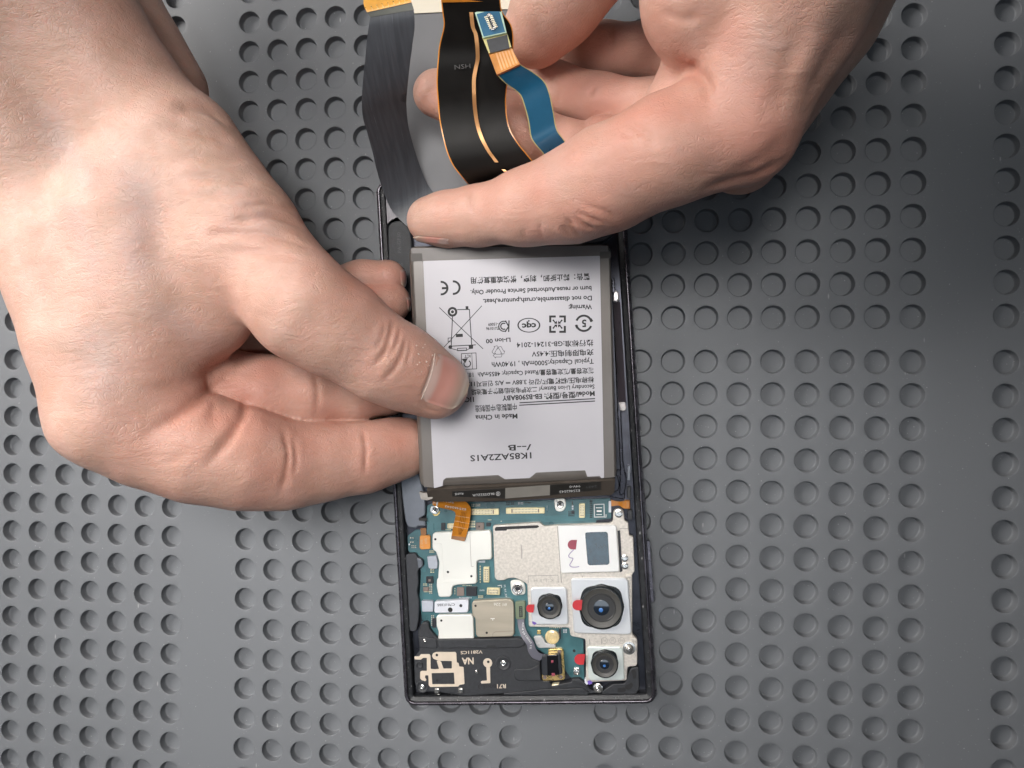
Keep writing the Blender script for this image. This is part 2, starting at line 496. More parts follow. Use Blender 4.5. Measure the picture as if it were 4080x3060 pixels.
def build_hand(name, label, body, fingers, creases, red, veins, bumps=(), kbody=13.0, h=0.65):
    H = Hand(body, fingers, kbody)
    V, Q, Nn = surface(H, h)
    disp = np.zeros(len(V)); tone = np.zeros((len(V), 4), np.float32); tone[:, 3] = 1
    # all marks are first cast onto the skin, then work on the vertices near them
    polys = [smooth_poly(c[0], 4) for c in list(creases) + list(bumps) + list(veins)] + [np.array([(r[0], r[1])], float) for r in red]
    allp = np.concatenate(polys); hits = H.hit(allp[:, 0], allp[:, 1])
    cut = np.cumsum([len(q) for q in polys])[:-1]; hits = np.split(hits, cut)
    wn = noise3(V, 3.0, 3)
    def near(P, r):
        i = np.nonzero(((V > P.min(0) - r) & (V < P.max(0) + r)).all(1))[0]
        d, t = seg_dist(V[i], P)
        return i, d, t
    for (pts, depth, width, dark), P in zip(creases, hits):
        i, d, t = near(P, width * 6)
        env = np.clip(np.minimum(t, 1 - t) * 4 + 0.06, 0, 1)
        w = width * (0.7 + 0.6 * wn[i])
        disp[i] += env * depth * (-np.exp(-(d / w) ** 2) + 0.10 * np.exp(-((d - 2.4 * w) / (1.4 * w)) ** 2))
        tone[i, 1] = np.maximum(tone[i, 1], dark * env * np.exp(-(d / (w * 0.9)) ** 2))
    k = len(creases)
    for (pts, height, width), P in zip(bumps, hits[k:]):
        i, d, t = near(P, width * 3)
        disp[i] += height * np.exp(-(d / width) ** 2)
    k += len(bumps)
    for (pts, amt, width), P in zip(veins, hits[k:]):
        i, d, t = near(P, width * 3)
        env = np.clip(np.minimum(t, 1 - t) * 4 + 0.1, 0, 1)
        g = np.exp(-(d / width) ** 2) * env
        tone[i, 2] = np.maximum(tone[i, 2], amt * g); disp[i] += 0.18 * g
    k += len(veins)
    for (x, y, rad, amt), P in zip(red, hits[k:]):
        d2 = ((V - P[0]) ** 2).sum(1)
        tone[:, 0] = 1 - (1 - tone[:, 0]) * (1 - 0.62 * amt * np.exp(-d2 / (1.4 * rad) ** 2))
    tone[:, 0] *= 0.6 + 0.8 * noise3(V, 7.0, 1)
    disp += (noise3(V, 14.0, 5) - 0.5) * 0.5 + (noise3(V, 5.0, 6) - 0.5) * 0.22
    V2 = V + Nn * disp[:, None]
    tone = np.clip(tone, 0, 1)
    me = bpy.data.meshes.new(name)
    me.vertices.add(len(V2)); me.vertices.foreach_set('co', (V2 * MM).astype(np.float32).ravel())
    me.loops.add(len(Q) * 4); me.loops.foreach_set('vertex_index', Q.astype(np.int32).ravel())
    me.polygons.add(len(Q)); me.polygons.foreach_set('loop_start', np.arange(0, len(Q) * 4, 4, dtype=np.int32))
    me.update(calc_edges=True); me.validate()
    at2 = me.color_attributes.new('tone', 'FLOAT_COLOR', 'POINT'); at2.data.foreach_set('color', tone.ravel())
    o = link(name, me, SKIN, None, True)
    tag(o, label, 'hand')
    return o, H

def nail(H, parent, base, tip, halfw, lift=0.22, prof=None, nm=None, thick=0.35):
    """nail plate lying on the finger: base and tip in layout units"""
    base = np.array(base, float); tip = np.array(tip, float); ax = tip - base; pr = np.array([-ax[1], ax[0]]) / np.linalg.norm(ax)
    nu, nv = 18, 15
    X = []; S = []
    for i in range(nu):
        t = i / (nu - 1)
        w = (0.62 + 0.38 * min(1, t / 0.18) ** 0.6) * (1.0 if t < 0.72 else math.sqrt(max(0.0, 1 - ((t - 0.72) / 0.285) ** 2)) * 0.92 + 0.08)
        for j in range(nv):
            s = j / (nv - 1) * 2 - 1
            X.append(base + ax * (t + (0.05 * (1 - s * s) - 0.03) * (1 - t)) + pr * s * halfw * w); S.append((t, s))
    X = np.array(X); S = np.array(S)
    P = H.hit(X[:, 0], X[:, 1]); Nn = H.grad(P)
    el = lift * np.clip(1.25 - np.abs(S[:, 1]) ** 4 * 1.25, -0.15, 1) * np.clip(S[:, 0] * 7 - 0.3, -0.3, 1) + 0.15 * S[:, 0]
    V = P + Nn * el[:, None]
    Vb = P - Nn * 0.5
    V = np.concatenate([V, Vb]); n = nu * nv
    Fc = []
    for i in range(nu - 1):
        for j in range(nv - 1):
            a = i * nv + j; Fc.append((a, a + nv, a + nv + 1, a + 1))
    rim = [j for j in range(nv)] + [i * nv + nv - 1 for i in range(1, nu)] + [(nu - 1) * nv + j for j in range(nv - 2, -1, -1)] + [i * nv for i in range(nu - 2, 0, -1)]
    for a, b in zip(rim, rim[1:] + rim[:1]): Fc.append((a, a + n, b + n, b))
    o = mesh('fingernail', V, Fc, nail_material(), parent, True)
    at3 = o.data.attributes.new('along', 'FLOAT', 'POINT'); tt = np.clip(S[:, 0] + 0.06 * S[:, 1] ** 2, 0, 1).astype(np.float32)
    at3.data.foreach_set('value', np.concatenate([tt, tt]))
    return o

# ---- right hand (reaching in from the upper left, thumb on the battery)
rh_body = [
    [(130, 411, 48, 150), (-60, 140, 62, 160), (-330, -290, 88, 185)],
    [(318, 299, 46, 142), (150, 60, 56, 148), (-150, -350, 80, 170)],
    [(338, 195, 27, 104), (200, -40, 36, 110), (-60, -330, 60, 130)],
    [(140, 560, 52, 132), (185, 740, 55, 112), (222, 898, 56, 101)],
    [(392, 330, 50, 126), (530, 500, 50, 114), (655, 660, 50, 103)],
    [(300, 480, 50, 150), (320, 640, 50, 140), (310, 800, 50, 120)],
    [(480, 560, 47, 105), (450, 680, 46, 92)],
    [(290, 420, 26, 125), (350, 600, 24, 130), (370, 740, 24, 110)],
]
rh_f = [
    # thumb
    ([(655, 665, 50, 105), (735, 712, 46, 100), (822, 772, 41, 88), (880, 800, 37, 81), (938, 832, 33, 73)], 6.0, 9.0),
    # index
    ([(222, 898, 52, 101), (330, 940, 49, 108), (430, 968, 45, 112), (530, 990, 40, 106), (612, 1004, 34, 92), (700, 996, 27, 80), (785, 988, 21, 72), (850, 972, 16, 62), (890, 964, 13.5, 51), (918, 962, 12, 34)], 6.0, 10.0),
    # middle
    ([(330, 850, 34, 100), (470, 850, 32, 95), (570, 850, 29, 80), (658, 851, 24, 76), (755, 846, 17, 67), (840, 835, 10, 56), (880, 830, 7, 42)], 5.0, 6.0),
    # ring
    ([(400, 740, 26, 85), (560, 700, 22, 60), (700, 668, 16, 50), (780, 657, 14, 48), (842, 654, 14, 44)], 5.0, 5.0),
    # little
    ([(380, 660, 22, 80), (540, 650, 19, 52), (690, 628, 14, 43), (780, 608, 13, 41), (838, 601, 13, 38)], 5.0, 5.0),
]
rh_creases = [
    ([(850, 692), (841, 728), (831, 760), (806, 792)], 0.55, 0.75, 0.40),
    ([(864, 706), (855, 745), (838, 772)], 0.40, 0.6, 0.30),
    ([(876, 726), (869, 763), (851, 797), (824, 826)], 0.45, 0.7, 0.32),
    ([(833, 700), (824, 732), (810, 758)], 0.30, 0.7, 0.20),
    ([(886, 735), (884, 760), (876, 790)], 0.25, 0.6, 0.20),
    ([(480, 482), (583, 468), (656, 490)], 0.83, 1.3, 0.14),
    ([(440, 507), (569, 506), (672, 543)], 0.68, 1.2, 0.10),
    ([(500, 455), (570, 440), (640, 452)], 0.52, 1.0, 0.08),
    ([(384, 384), (480, 386), (568, 400)], 0.60, 1.3, 0.06),
    ([(420, 420), (510, 420), (600, 432)], 0.52, 1.2, 0.06),
    ([(370, 340), (450, 338), (535, 352)], 0.60, 1.3, 0.06),
    ([(366, 228), (446, 236), (494, 270)], 0.9, 2.2, 0.10),
    ([(340, 270), (430, 285), (510, 312)], 0.68, 1.6, 0.08),
    ([(470, 540), (570, 548), (680, 575)], 0.45, 1.2, 0.06),
    ([(534, 771), (500, 806), (450, 846), (383, 896), (300, 946)], 0.9, 1.7, 0.40),
    ([(470, 800), (420, 822), (350, 838), (290, 846)], 0.35, 1.8, 0.05),
    ([(533, 846), (522, 903), (485, 960), (440, 1012)], 0.75, 1.3, 0.35),
    ([(461, 860), (459, 890), (455, 920)], 0.3, 1.3, 0.15),
    ([(420, 960), (390, 985), (350, 1005)], 0.2, 1.5, 0.1),
    ([(611, 925), (622, 981), (615, 1036), (603, 1072)], 0.45, 0.8, 0.36),
    ([(632, 940), (640, 990), (634, 1030)], 0.3, 0.8, 0.2),
    ([(783, 924), (790, 974), (786, 1030)], 0.35, 0.7, 0.3),
    ([(679, 806), (687, 851), (680, 912)], 0.35, 0.9, 0.2),
    ([(940, 764), (935, 787), (926, 819), (908, 864)], 0.40, 0.55, 0.15),
    ([(908, 864), (928, 884), (956, 893)], 0.40, 0.6, 0.2),
    ([(940, 764), (968, 777), (992, 800)], 0.30, 0.5, 0.1),
]
rh_bumps = [([(700, 500), (640, 640), (560, 720)], 0.0, 4.0), ([(650, 560), (690, 610)], 1.2, 9.0), ([(190, 960), (215, 900)], 1.0, 8.0), ([(455, 830), (505, 800)], 0.3, 3.0), ([(300, 520), (420, 560), (560, 640)], 0.7, 5.0)]
rh_red = [(880, 968, 12, .55), (840, 1010, 12, .4), (700, 1010, 16, .35), (862, 655, 9, .75), (800, 640, 9, .7), (858, 595, 8, .7), (790, 600, 8, .6), (890, 862, 11, .40), (960, 893, 7, .35),
          (985, 870, 7, .3), (640, 600, 22, .22), (540, 560, 22, .18), (520, 1062, 22, .40), (620, 1075, 14, .35), (300, 1030, 20, .35), (480, 890, 11, .5), (520, 850, 8, .5), (120, 850, 26, .18), (70, 700, 24, .14),
          (700, 830, 14, .3), (760, 880, 10, .35), (840, 760, 10, .2), (900, 790, 8, .28), (60, 60, 40, .15), (350, 100, 25, .3), (450, 650, 25, .12), (560, 790, 8, .5)]
rh_veins = [([(250, 330), (300, 420), (290, 560), (330, 640)], .45, 4.5), ([(130, 420), (200, 560), (190, 660)], .30, 4.0), ([(190, 690), (225, 790), (205, 900)], .40, 5.0),
            ([(300, 640), (420, 720), (510, 742)], .30, 3.5), ([(60, 200), (150, 330), (230, 420)], .35, 4.0), ([(480, 380), (560, 470), (600, 540)], .22, 4.0)]
rh, RH = build_hand('hand', 'bare right hand from upper left pressing its thumb on the battery label', rh_body, rh_f, rh_creases, rh_red, rh_veins, rh_bumps)
nail(RH, rh, (922, 811), (1009, 838), 55)
nail(RH, rh, (868, 577), (872, 618), 7, 0.3)
nail(RH, rh, (881, 640), (884, 672), 4, 0.25)

M_FLAKE = mat('dry_skin', (0.70, 0.58, 0.50), 0.6)
for fx, fy, fs in ((898.6, 747, .85), (913, 752, .5), (903, 765, .7), (921, 782, .55), (906, 783, .6), (901, 788, .35), (910, 803, .35), (934, 768, .5), (917, 745, .3), (927, 790, .3)):
    P = RH.hit([fx], [fy]); n = RH.grad(P)[0]; u = np.cross(n, [0.3, 1, 0]); u /= np.linalg.norm(u); w = np.cross(n, u)
    V = [P[0] + n * 0.45]; k = 7
    for i in range(k):
        r = fs * random.uniform(.5, 1.1); a = 2 * math.pi * i / k; V.append(P[0] + n * 0.02 + u * r * math.cos(a) + w * r * .7 * math.sin(a))
    mesh('dry_skin_flake', V, [(0, 1 + i, 1 + (i + 1) % k) for i in range(k)], M_FLAKE, rh)
cp = smooth_poly([(939, 764), (936, 787), (928, 819), (910, 862)], 8); CP = RH.hit(cp[:, 0], cp[:, 1]); CNn = RH.grad(CP)
V = []; Fc = []
for i in range(len(CP)):
    t = CP[min(i + 1, len(CP) - 1)] - CP[max(i - 1, 0)]; t /= np.linalg.norm(t); sd = np.cross(CNn[i], t); wd = 0.10 + 0.05 * math.sin(i * 1.7)
    V += [CP[i] - sd * wd + CNn[i] * .05, CP[i] + CNn[i] * .22, CP[i] + sd * wd + CNn[i] * .05]
for i in range(len(CP) - 1):
    for j in (0, 1): Fc.append((3 * i + j, 3 * i + j + 1, 3 * i + j + 4, 3 * i + j + 3))
mesh('cuticle_edge', V, Fc, M_FLAKE, rh, True)

# ---- left hand (from the upper right, index finger stretched along the battery edge)
lh_body = [
    [(1590, 268, 55, 124), (1700, 40, 64, 150), (1830, -250, 82, 185), (1960, -560, 110, 210)],
    [(1530, -5, 60, 138), (1620, -200, 72, 160), (1760, -480, 98, 190)],
    [(1600, 335, 34, 84), (1745, 30, 44, 148), (1880, -250, 66, 170), (2020, -560, 92, 200)],
    [(1480, 230, 42, 88), (1570, 110, 48, 120)],
]
lh_f = [
    # index
    ([(1590, 268, 55, 124), (1450, 322, 55, 113), (1310, 388, 49, 106), (1230, 425, 45, 93), (1140, 447, 40, 77), (1030, 466, 33, 60), (965, 474, 29, 54), (928, 476, 27, 49)], 6.0, 6.0),
    # thumb, its tip coming back into the frame at the top
    ([(1530, -5, 60, 138), (1480, -220, 62, 120), (1370, -200, 56, 105), (1250, -60, 45, 93), (1200, 10, 40, 90), (1158, 72, 36, 72)], 6.0, 6.0),
    # middle
    ([(1500, 310, 34, 80), (1400, 332, 32, 70), (1235, 330, 28, 60), (1110, 268, 25, 58), (1020, 232, 24, 54), (943, 201, 24, 50)], 5.0, 5.0),
    # ring
    ([(1500, 230, 32, 75), (1420, 240, 29, 65), (1300, 222, 24, 56), (1190, 193, 20, 55), (1110, 168, 17, 42)], 5.0, 5.0),
    # little
    ([(1520, 130, 32, 75), (1400, 112, 22, 58), (1300, 108, 18, 56), (1230, 104, 15, 52), (1160, 96, 12, 44)], 5.0, 5.0),
    # pads at the root of the fingers
    ([(1300, 308, 30, 58), (1380, 320, 32, 60)], 4.0, 4.0),
    ([(1336, 217, 27, 47), (1400, 225, 30, 55)], 4.0, 4.0),
]
lh_creases = [
    ([(1019, 411), (1016, 441), (1024, 458)], 0.40, 0.9, 0.22),
    ([(1225, 466), (1235, 490), (1252, 512)], 0.60, 0.8, 0.35),
    ([(1212, 482), (1226, 503), (1236, 514)], 0.45, 0.7, 0.28),
    ([(1238, 464), (1262, 482), (1287, 494)], 0.50, 0.8, 0.30),
    ([(1240, 455), (1270, 466), (1305, 478)], 0.35, 0.7, 0.22),
    ([(1255, 440), (1300, 452), (1335, 470)], 0.30, 0.8, 0.15),
    ([(1168, 477), (1171, 516)], 0.30, 0.6, 0.22),
    ([(1132, 487), (1134, 518)], 0.22, 0.6, 0.15),
    ([(1350, 268), (1395, 290), (1420, 320)], 0.45, 1.1, 0.15),
    ([(1340, 285), (1372, 300)], 0.35, 0.8, 0.15),
    ([(1466, 124), (1484, 147), (1515, 164), (1540, 205)], 1.0, 1.4, 0.30),
    ([(1484, 147), (1520, 175), (1535, 240)], 0.4, 1.2, 0.12),
    ([(1514, 408), (1568, 394), (1632, 372), (1697, 334)], 0.8, 1.6, 0.22),
    ([(1560, 380), (1640, 340), (1690, 290)], 0.4, 1.8, 0.08),
    ([(1322, 54), (1326, 75), (1321, 100)], 0.5, 0.7, 0.30),
    ([(1287, 184), (1280, 200), (1276, 212)], 0.5, 0.8, 0.35),
    ([(1200, 165), (1206, 190), (1204, 230)], 0.3, 0.7, 0.2),
    ([(1425, 20), (1470, 40), (1520, 35)], 0.4, 1.2, 0.1),
    ([(1750, 30), (1700, 150), (1690, 260)], 0.5, 2.5, 0.05),
    ([(1840, 40), (1780, 140), (1740, 220)], 0.6, 3.0, 0.06),
]
lh_bumps = [([(1650, 300), (1690, 330)], 1.0, 8.0), ([(1270, 480), (1300, 470)], 0.6, 5.0), ([(1790, 20), (1730, 160), (1700, 260)], 0.8, 4.0)]
lh_red = [(925, 470, 12, .40), (1050, 445, 18, .35), (1190, 385, 20, .32), (1120, 400, 14, .3), (920, 200, 9, .55), (945, 238, 8, .5), (1130, 118, 11, .6), (1210, 95, 14, .4), (1250, 500, 8, .40), (1340, 425, 14, .30),
          (1685, 325, 20, .75), (1625, 405, 14, .45), (1720, 260, 18, .4), (1290, 262, 10, .45), (1336, 192, 9, .45), (1380, 80, 12, .35), (1290, 75, 10, .35), (1400, 250, 16, .35), (1480, 260, 22, .25), (1440, 370, 20, .2), (1460, 60, 14, .35), (1240, 210, 12, .3), (1130, 280, 14, .3)]
lh_veins = [([(1560, 40), (1600, 140), (1610, 220)], .25, 5.0), ([(1640, 20), (1660, 130)], .2, 4.0), ([(1130, 395), (1200, 370), (1250, 350)], .18, 4.0)]
lh, LH = build_hand('hand', 'bare left hand from upper right with index finger along the battery end', lh_body, lh_f, lh_creases, lh_red, lh_veins, lh_bumps, kbody=7.0)
nail(LH, lh, (968, 522), (892, 514), 7, 0.2)
# ================================================================== helpers for the small hard parts
def frame(ox, oy, k): return lambda x, y: (ox + k * x, oy + k * y)
P4 = frame(1550, 1900, 0.5726); B3 = frame(1500, 900, 0.6931)
Z1 = frame(1550, 1900, 0.2893); Z2 = frame(2050, 1900, 0.2893)
Z3 = frame(1550, 2350, 0.3014); Z4 = frame(2050, 2350, 0.3014)
X2 = frame(1350, 0, 0.5424); U5 = frame(1480, 700, 0.2412); R8 = frame(2040, 700, 0.6148)
S0 = frame(0, 0, 1.0)

def ccw(p):
    p = np.asarray(p, float)
    a = (p[:, 0] * np.roll(p[:, 1], -1) - np.roll(p[:, 0], -1) * p[:, 1]).sum()
    return p if a > 0 else p[::-1]

def fillet(p, r, n=4):
    """round the corners of a closed 2-D/3-D polygon"""
    p = np.asarray(p, float); out = []
    N = len(p)
    for i in range(N):
        a, b, c = p[i - 1], p[i], p[(i + 1) % N]
        u = a - b; v = c - b; lu = np.linalg.norm(u); lv = np.linalg.norm(v)
        if lu < 1e-6 or lv < 1e-6: out.append(b); continue
        k = min(r, lu * 0.45, lv * 0.45); s = b + u / lu * k; e = b + v / lv * k
        for t in np.linspace(0, 1, n + 1): out.append((1 - t) ** 2 * s + 2 * t * (1 - t) * b + t * t * e)
    return np.array(out)

def inset(p, d):
    """offset a counter-clockwise 2-D polygon inwards"""
    p = np.asarray(p, float); a = np.roll(p, 1, 0); c = np.roll(p, -1, 0)
    e1 = p - a; e2 = c - p
    e1 = e1 / np.maximum(np.linalg.norm(e1, axis=1, keepdims=True), 1e-9); e2 = e2 / np.maximum(np.linalg.norm(e2, axis=1, keepdims=True), 1e-9)
    n1 = np.stack([-e1[:, 1], e1[:, 0]], 1); n2 = np.stack([-e2[:, 1], e2[:, 0]], 1)
    n = n1 + n2; n /= np.maximum(np.linalg.norm(n, axis=1, keepdims=True), 1e-6)
    k = np.clip((n * n1).sum(1), 0.45, 1)
    return p + n * (d / k)[:, None]

def loft(name, loops, m, parent, cap=(True, True), smooth=False):
    n = len(loops[0]); V = np.concatenate(loops); Fc = []
    for q in range(len(loops) - 1):
        for i in range(n):
            j = (i + 1) % n
            Fc.append((q * n + i, q * n + j, (q + 1) * n + j, (q + 1) * n + i))
    if cap[0]: Fc.append(list(range(n))[::-1])
    if cap[1]: Fc.append([(len(loops) - 1) * n + i for i in range(n)])
    return mesh(name, V, Fc, m, parent, smooth)

def z3(p2, z): return np.column_stack([p2, np.full(len(p2), z)])

def prism(name, fr, pts, z0, z1, m, parent, r=0.3, ch=0.12, n=3):
    """flat part with rounded corners and a small chamfer; outline in photograph pixels at its top face"""
    p = ccw([at(*fr(x, y), z1)[:2] for x, y in pts])
    if r > 0: p = fillet(p, r, n)
    ch = min(ch, (z1 - z0) * 0.6)
    L = [z3(p, z0), z3(p, z1 - ch), z3(inset(p, ch * 0.35), z1 - ch * 0.3), z3(inset(p, ch), z1)] if ch > 0 else [z3(p, z0), z3(p, z1)]
    return loft(name, L, m, parent, (False, True))

def rect(x0, y0, x1, y1): return [(x0, y0), (x1, y0), (x1, y1), (x0, y1)]

def sheet(name, fr, pts, z, m, parent, thick=0.03, r=0.0):
    return prism(name, fr, pts, z - thick, z, m, parent, r, 0.0)

def lathe(name, c, prof, m, parent, n=40, smooth=True):
    """prof: (radius, z) from the outside in; a last radius of 0 closes it"""
    a = np.arange(n) / n * 2 * math.pi; V = []; Fc = []
    for r, z in prof: V += [(c[0] + max(r, 1e-4) * math.cos(t), c[1] + max(r, 1e-4) * math.sin(t), z) for t in a]
    for q in range(len(prof) - 1):
        for i in range(n):
            j = (i + 1) % n; Fc.append((q * n + i, q * n + j, (q + 1) * n + j, (q + 1) * n + i))
    if prof[-1][0] < 1e-3: Fc.append([(len(prof) - 1) * n + i for i in range(n)])
    o = mesh(name, V, Fc, m, parent, smooth)
    bm = bmesh.new(); bm.from_mesh(o.data)
    for e in bm.edges:
        if e.calc_face_angle(0) > 0.32: e.smooth = False
    bm.to_mesh(o.data); bm.free()
    return o

STRIPS = {}
def strip_z(g, x, y):
    """height of a ribbon where the picture point (x, y) lies on it"""
    Lp, Rp, zz = g; s = np.linspace(0, 1, 41)[None, :, None]; G = Lp[:, None] * (1 - s) + Rp[:, None] * s
    d = ((G - np.array([x, y])) ** 2).sum(2); i = np.unravel_index(d.argmin(), d.shape)[0]
    return float(zz[i])

def strip(name, fr, left, right, zs, m, parent, thick=0.14, n=5, across=7, bow=0.0):
    """ribbon between two edges traced in the photograph; zs = heights along it (mm)"""
    Lp = smooth_poly(left, n); Rp = smooth_poly(right, n)
    N = 60
    def resample(q):
        d = np.r_[0, np.cumsum(np.linalg.norm(np.diff(q, axis=0), axis=1))]; t = np.linspace(0, d[-1], N)
        return np.column_stack([np.interp(t, d, q[:, 0]), np.interp(t, d, q[:, 1])])
    Lp = resample(Lp); Rp = resample(Rp)
    zz = smooth_poly(np.array(zs, float).reshape(-1, 1) if np.ndim(zs) == 1 else np.array(zs), 8)
    zz = np.interp(np.linspace(0, 1, N), np.linspace(0, 1, len(zz)), zz[:, 0])
    STRIPS[name] = (Lp, Rp, zz)
    top = []
    for i in range(N):
        for j in range(across):
            s = j / (across - 1); q = Lp[i] * (1 - s) + Rp[i] * s
            top.append(at(*fr(*q), zz[i] + bow * (1 - (2 * s - 1) ** 2)))
    top = np.array(top); bot = top - np.array([0, 0, thick])
    V = np.concatenate([top, bot]); M = N * across; Fc = []
    for i in range(N - 1):
        for j in range(across - 1):
            a = i * across + j; Fc.append((a, a + across, a + across + 1, a + 1)); Fc.append((M + a, M + a + 1, M + a + across + 1, M + a + across))
    rim = list(range(across)) + [i * across + across - 1 for i in range(1, N)] + [(N - 1) * across + j for j in range(across - 2, -1, -1)] + [i * across for i in range(N - 2, 0, -1)]
    for a, b in zip(rim, rim[1:] + rim[:1]): Fc.append((a, b, M + b, M + a))
    o = mesh(name, V, Fc, m, parent, True)
    bm = bmesh.new(); bm.from_mesh(o.data); bmesh.ops.recalc_face_normals(bm, faces=bm.faces)
    for e in bm.edges:
        if e.calc_face_angle(0) > 0.9: e.smooth = False
    bm.to_mesh(o.data); bm.free()
    return o

FONTC = {}
def text_mesh(s, bold=0.0):
    cu = bpy.data.curves.new('t', 'FONT'); cu.body = s; cu.resolution_u = 2; cu.offset = bold
    ob = bpy.data.objects.new('t', cu); C.objects.link(ob)
    dg = bpy.context.evaluated_depsgraph_get(); dg.update()
    me = bpy.data.meshes.new_from_object(ob.evaluated_get(dg))
    bpy.data.objects.remove(ob); bpy.data.curves.remove(cu)
    return me

def text(s, fr, p0, p1, hpx, put, m, parent, bold=0.012, lift=0.03, nm='printed_text', cap=0.73):
    """writing along p0 -> p1 (photograph pixels, reading direction); hpx = height of capitals in those pixels; put(px,py) -> 3-D point"""
    a = put(*fr(*p0)); b = put(*fr(*p1)); d = np.array(p1, float) - np.array(p0, float); L = np.linalg.norm(d); d /= L
    up = np.array([d[1], -d[0]])                                  # picture direction of the letters' up
    c = put(*fr(*(np.array(p0, float) + up * hpx)))
    me = text_mesh(s, bold)
    n = len(me.vertices)
    if n == 0: return None
    co = np.empty(n * 3, np.float32); me.vertices.foreach_get('co', co); co = co.reshape(-1, 3).astype(float)
    x0, x1 = co[:, 0].min(), co[:, 0].max()
    X = (co[:, 0] - x0) / (x1 - x0); Y = co[:, 1] / cap
    U = b - a; W = c - a; nn = np.cross(U, W); nn /= np.linalg.norm(nn)
    if nn[2] < 0: nn = -nn
    P = a + X[:, None] * U + Y[:, None] * W + nn * lift
    me.vertices.foreach_set('co', (P * MM).astype(np.float32).ravel()); me.update()
    me.name = nm
    return link(nm, me, m, parent)

def flatpoly(name, fr, polys, put, m, parent, lift=0.03):
    """flat printed shape(s) in one mark"""
    V = []; Fc = []
    for p in polys:
        q = np.array([put(*fr(x, y)) for x, y in p]); n = np.cross(q[1] - q[0], q[2] - q[1])
        k = len(V); a = (q[:, 0] * np.roll(q[:, 1], -1) - np.roll(q[:, 0], -1) * q[:, 1]).sum()
        if a < 0: q = q[::-1]
        V += [tuple(v + np.array([0, 0, lift])) for v in q]; Fc.append(list(range(k, k + len(q))))
    return mesh(name, V, Fc, m, parent)

def line_poly(pts, w):
    """polyline -> quads of width w (picture units)"""
    out = []
    for a, b in zip(pts[:-1], pts[1:]):
        a = np.array(a, float); b = np.array(b, float); d = (b - a) / max(np.linalg.norm(b - a), 1e-9); n = np.array([-d[1], d[0]]) * w / 2; e = d * w * 0.25
        out.append([tuple(a - e + n), tuple(b + e + n), tuple(b + e - n), tuple(a - e - n)])
    return out

def ring_polys(c, r0, r1, a0=0, a1=360, n=24, sy=1.0):
    out = []
    for i in range(n):
        t0 = math.radians(a0 + (a1 - a0) * i / n); t1 = math.radians(a0 + (a1 - a0) * (i + 1) / n)
        f = lambda r, t: (c[0] + r * math.cos(t), c[1] + r * sy * math.sin(t))
        out.append([f(r0, t0), f(r1, t0), f(r1, t1), f(r0, t1)])
    return out

# shared materials
M_RAIL = mat('dark_anodised_rail', (0.125, 0.115, 0.135), 0.27, 0.85, noise=0.35, nscale=300, bump=0.15, bscale=900, coat=0.4)
M_LEDGE = mat('glue_ledge', (0.016, 0.017, 0.020), 0.42, 0.1, noise=0.5, nscale=700, bump=0.6, bscale=1600)
specks(M_LEDGE)
specks(M_RAIL, ((1500, 0.03, 0.4),))
M_MID = mat('mid_frame_metal', (0.045, 0.048, 0.062), 0.30, 0.7, noise=0.3, nscale=250)
M_PLAST = mat('black_plastic', (0.024, 0.026, 0.031), 0.48, 0, noise=0.25, nscale=900, bump=0.5, bscale=5200)
M_PCB = mat('teal_solder_mask', (0.050, 0.140, 0.158), 0.30, 0.0, noise=0.30, nscale=180, coat=0.35)
M_TRACE = mat('board_trace', (0.055, 0.190, 0.220), 0.32, 0, coat=0.3)
M_SHIELD = mat('nickel_shield', (0.83, 0.825, 0.775), 0.36, 0.30, noise=0.05, nscale=60, bump=0.06, bscale=900)
M_SHIELD2 = mat('bronze_shield', (0.46, 0.41, 0.33), 0.38, 0.45, noise=0.10, nscale=500, bump=0.10, bscale=2500, stretch=(0.1, 1, 1))
M_MAG = mat('magnesium_bracket', (0.62, 0.58, 0.53), 0.42, 0.35, noise=0.16, nscale=1300, bump=0.25, bscale=2200)
M_STEEL = mat('bright_steel', (0.72, 0.71, 0.69), 0.22, 0.9, noise=0.12, nscale=500)
M_CAMBOX = mat('camera_case', (0.68, 0.70, 0.73), 0.30, 0.40, noise=0.05, nscale=80)
M_GOLD = mat('gold_contact', (0.80, 0.58, 0.24), 0.28, 0.85, noise=0.15, nscale=900)
M_PALEGOLD = mat('pale_gold', (0.80, 0.73, 0.52), 0.36, 0.45)
M_CREAMGOLD = mat('cream_gold_shell', (0.78, 0.68, 0.42), 0.34, 0.5)
M_SMD = mat('capacitor_ceramic', (0.60, 0.55, 0.47), 0.4, 0.1)
M_CHIP = mat('chip_black', (0.020, 0.022, 0.028), 0.38, noise=0.2, nscale=800)
M_CHIPB = mat('chip_brown', (0.22, 0.17, 0.15), 0.40, noise=0.1, nscale=800)
M_BLK = mat('gloss_black', (0.008, 0.008, 0.010), 0.12, coat=0.5)
M_GROOVE = mat('lens_cone', (0.058, 0.056, 0.052), 0.45)
M_INNER = mat('lens_inner_disc', (0.030, 0.030, 0.031), 0.38)
M_BARREL = mat('lens_barrel_black', (0.010, 0.013, 0.015), 0.20, noise=0.2, nscale=900)
M_GLASS = mat('lens_glass', (0.012, 0.018, 0.028), 0.04, coat=1.0, spec=0.9)
M_GLINT = mat('coating_glint', (0.06, 0.20, 0.55), 0.08, coat=1.0, spec=0.9)  # coating blue that also carries a painted lamp reflection
M_RED = mat('red_film_tab', (0.50, 0.028, 0.036), 0.38, noise=0.08, nscale=300)
M_RED2 = mat('dull_red_tab', (0.30, 0.055, 0.085), 0.42, noise=0.08, nscale=300)
M_INK = mat('black_ink', (0.010, 0.010, 0.011), 0.55)
M_WINK = mat('white_ink', (0.62, 0.62, 0.62), 0.5)
M_GREYINK = mat('faint_ink', (0.085, 0.087, 0.092), 0.5)
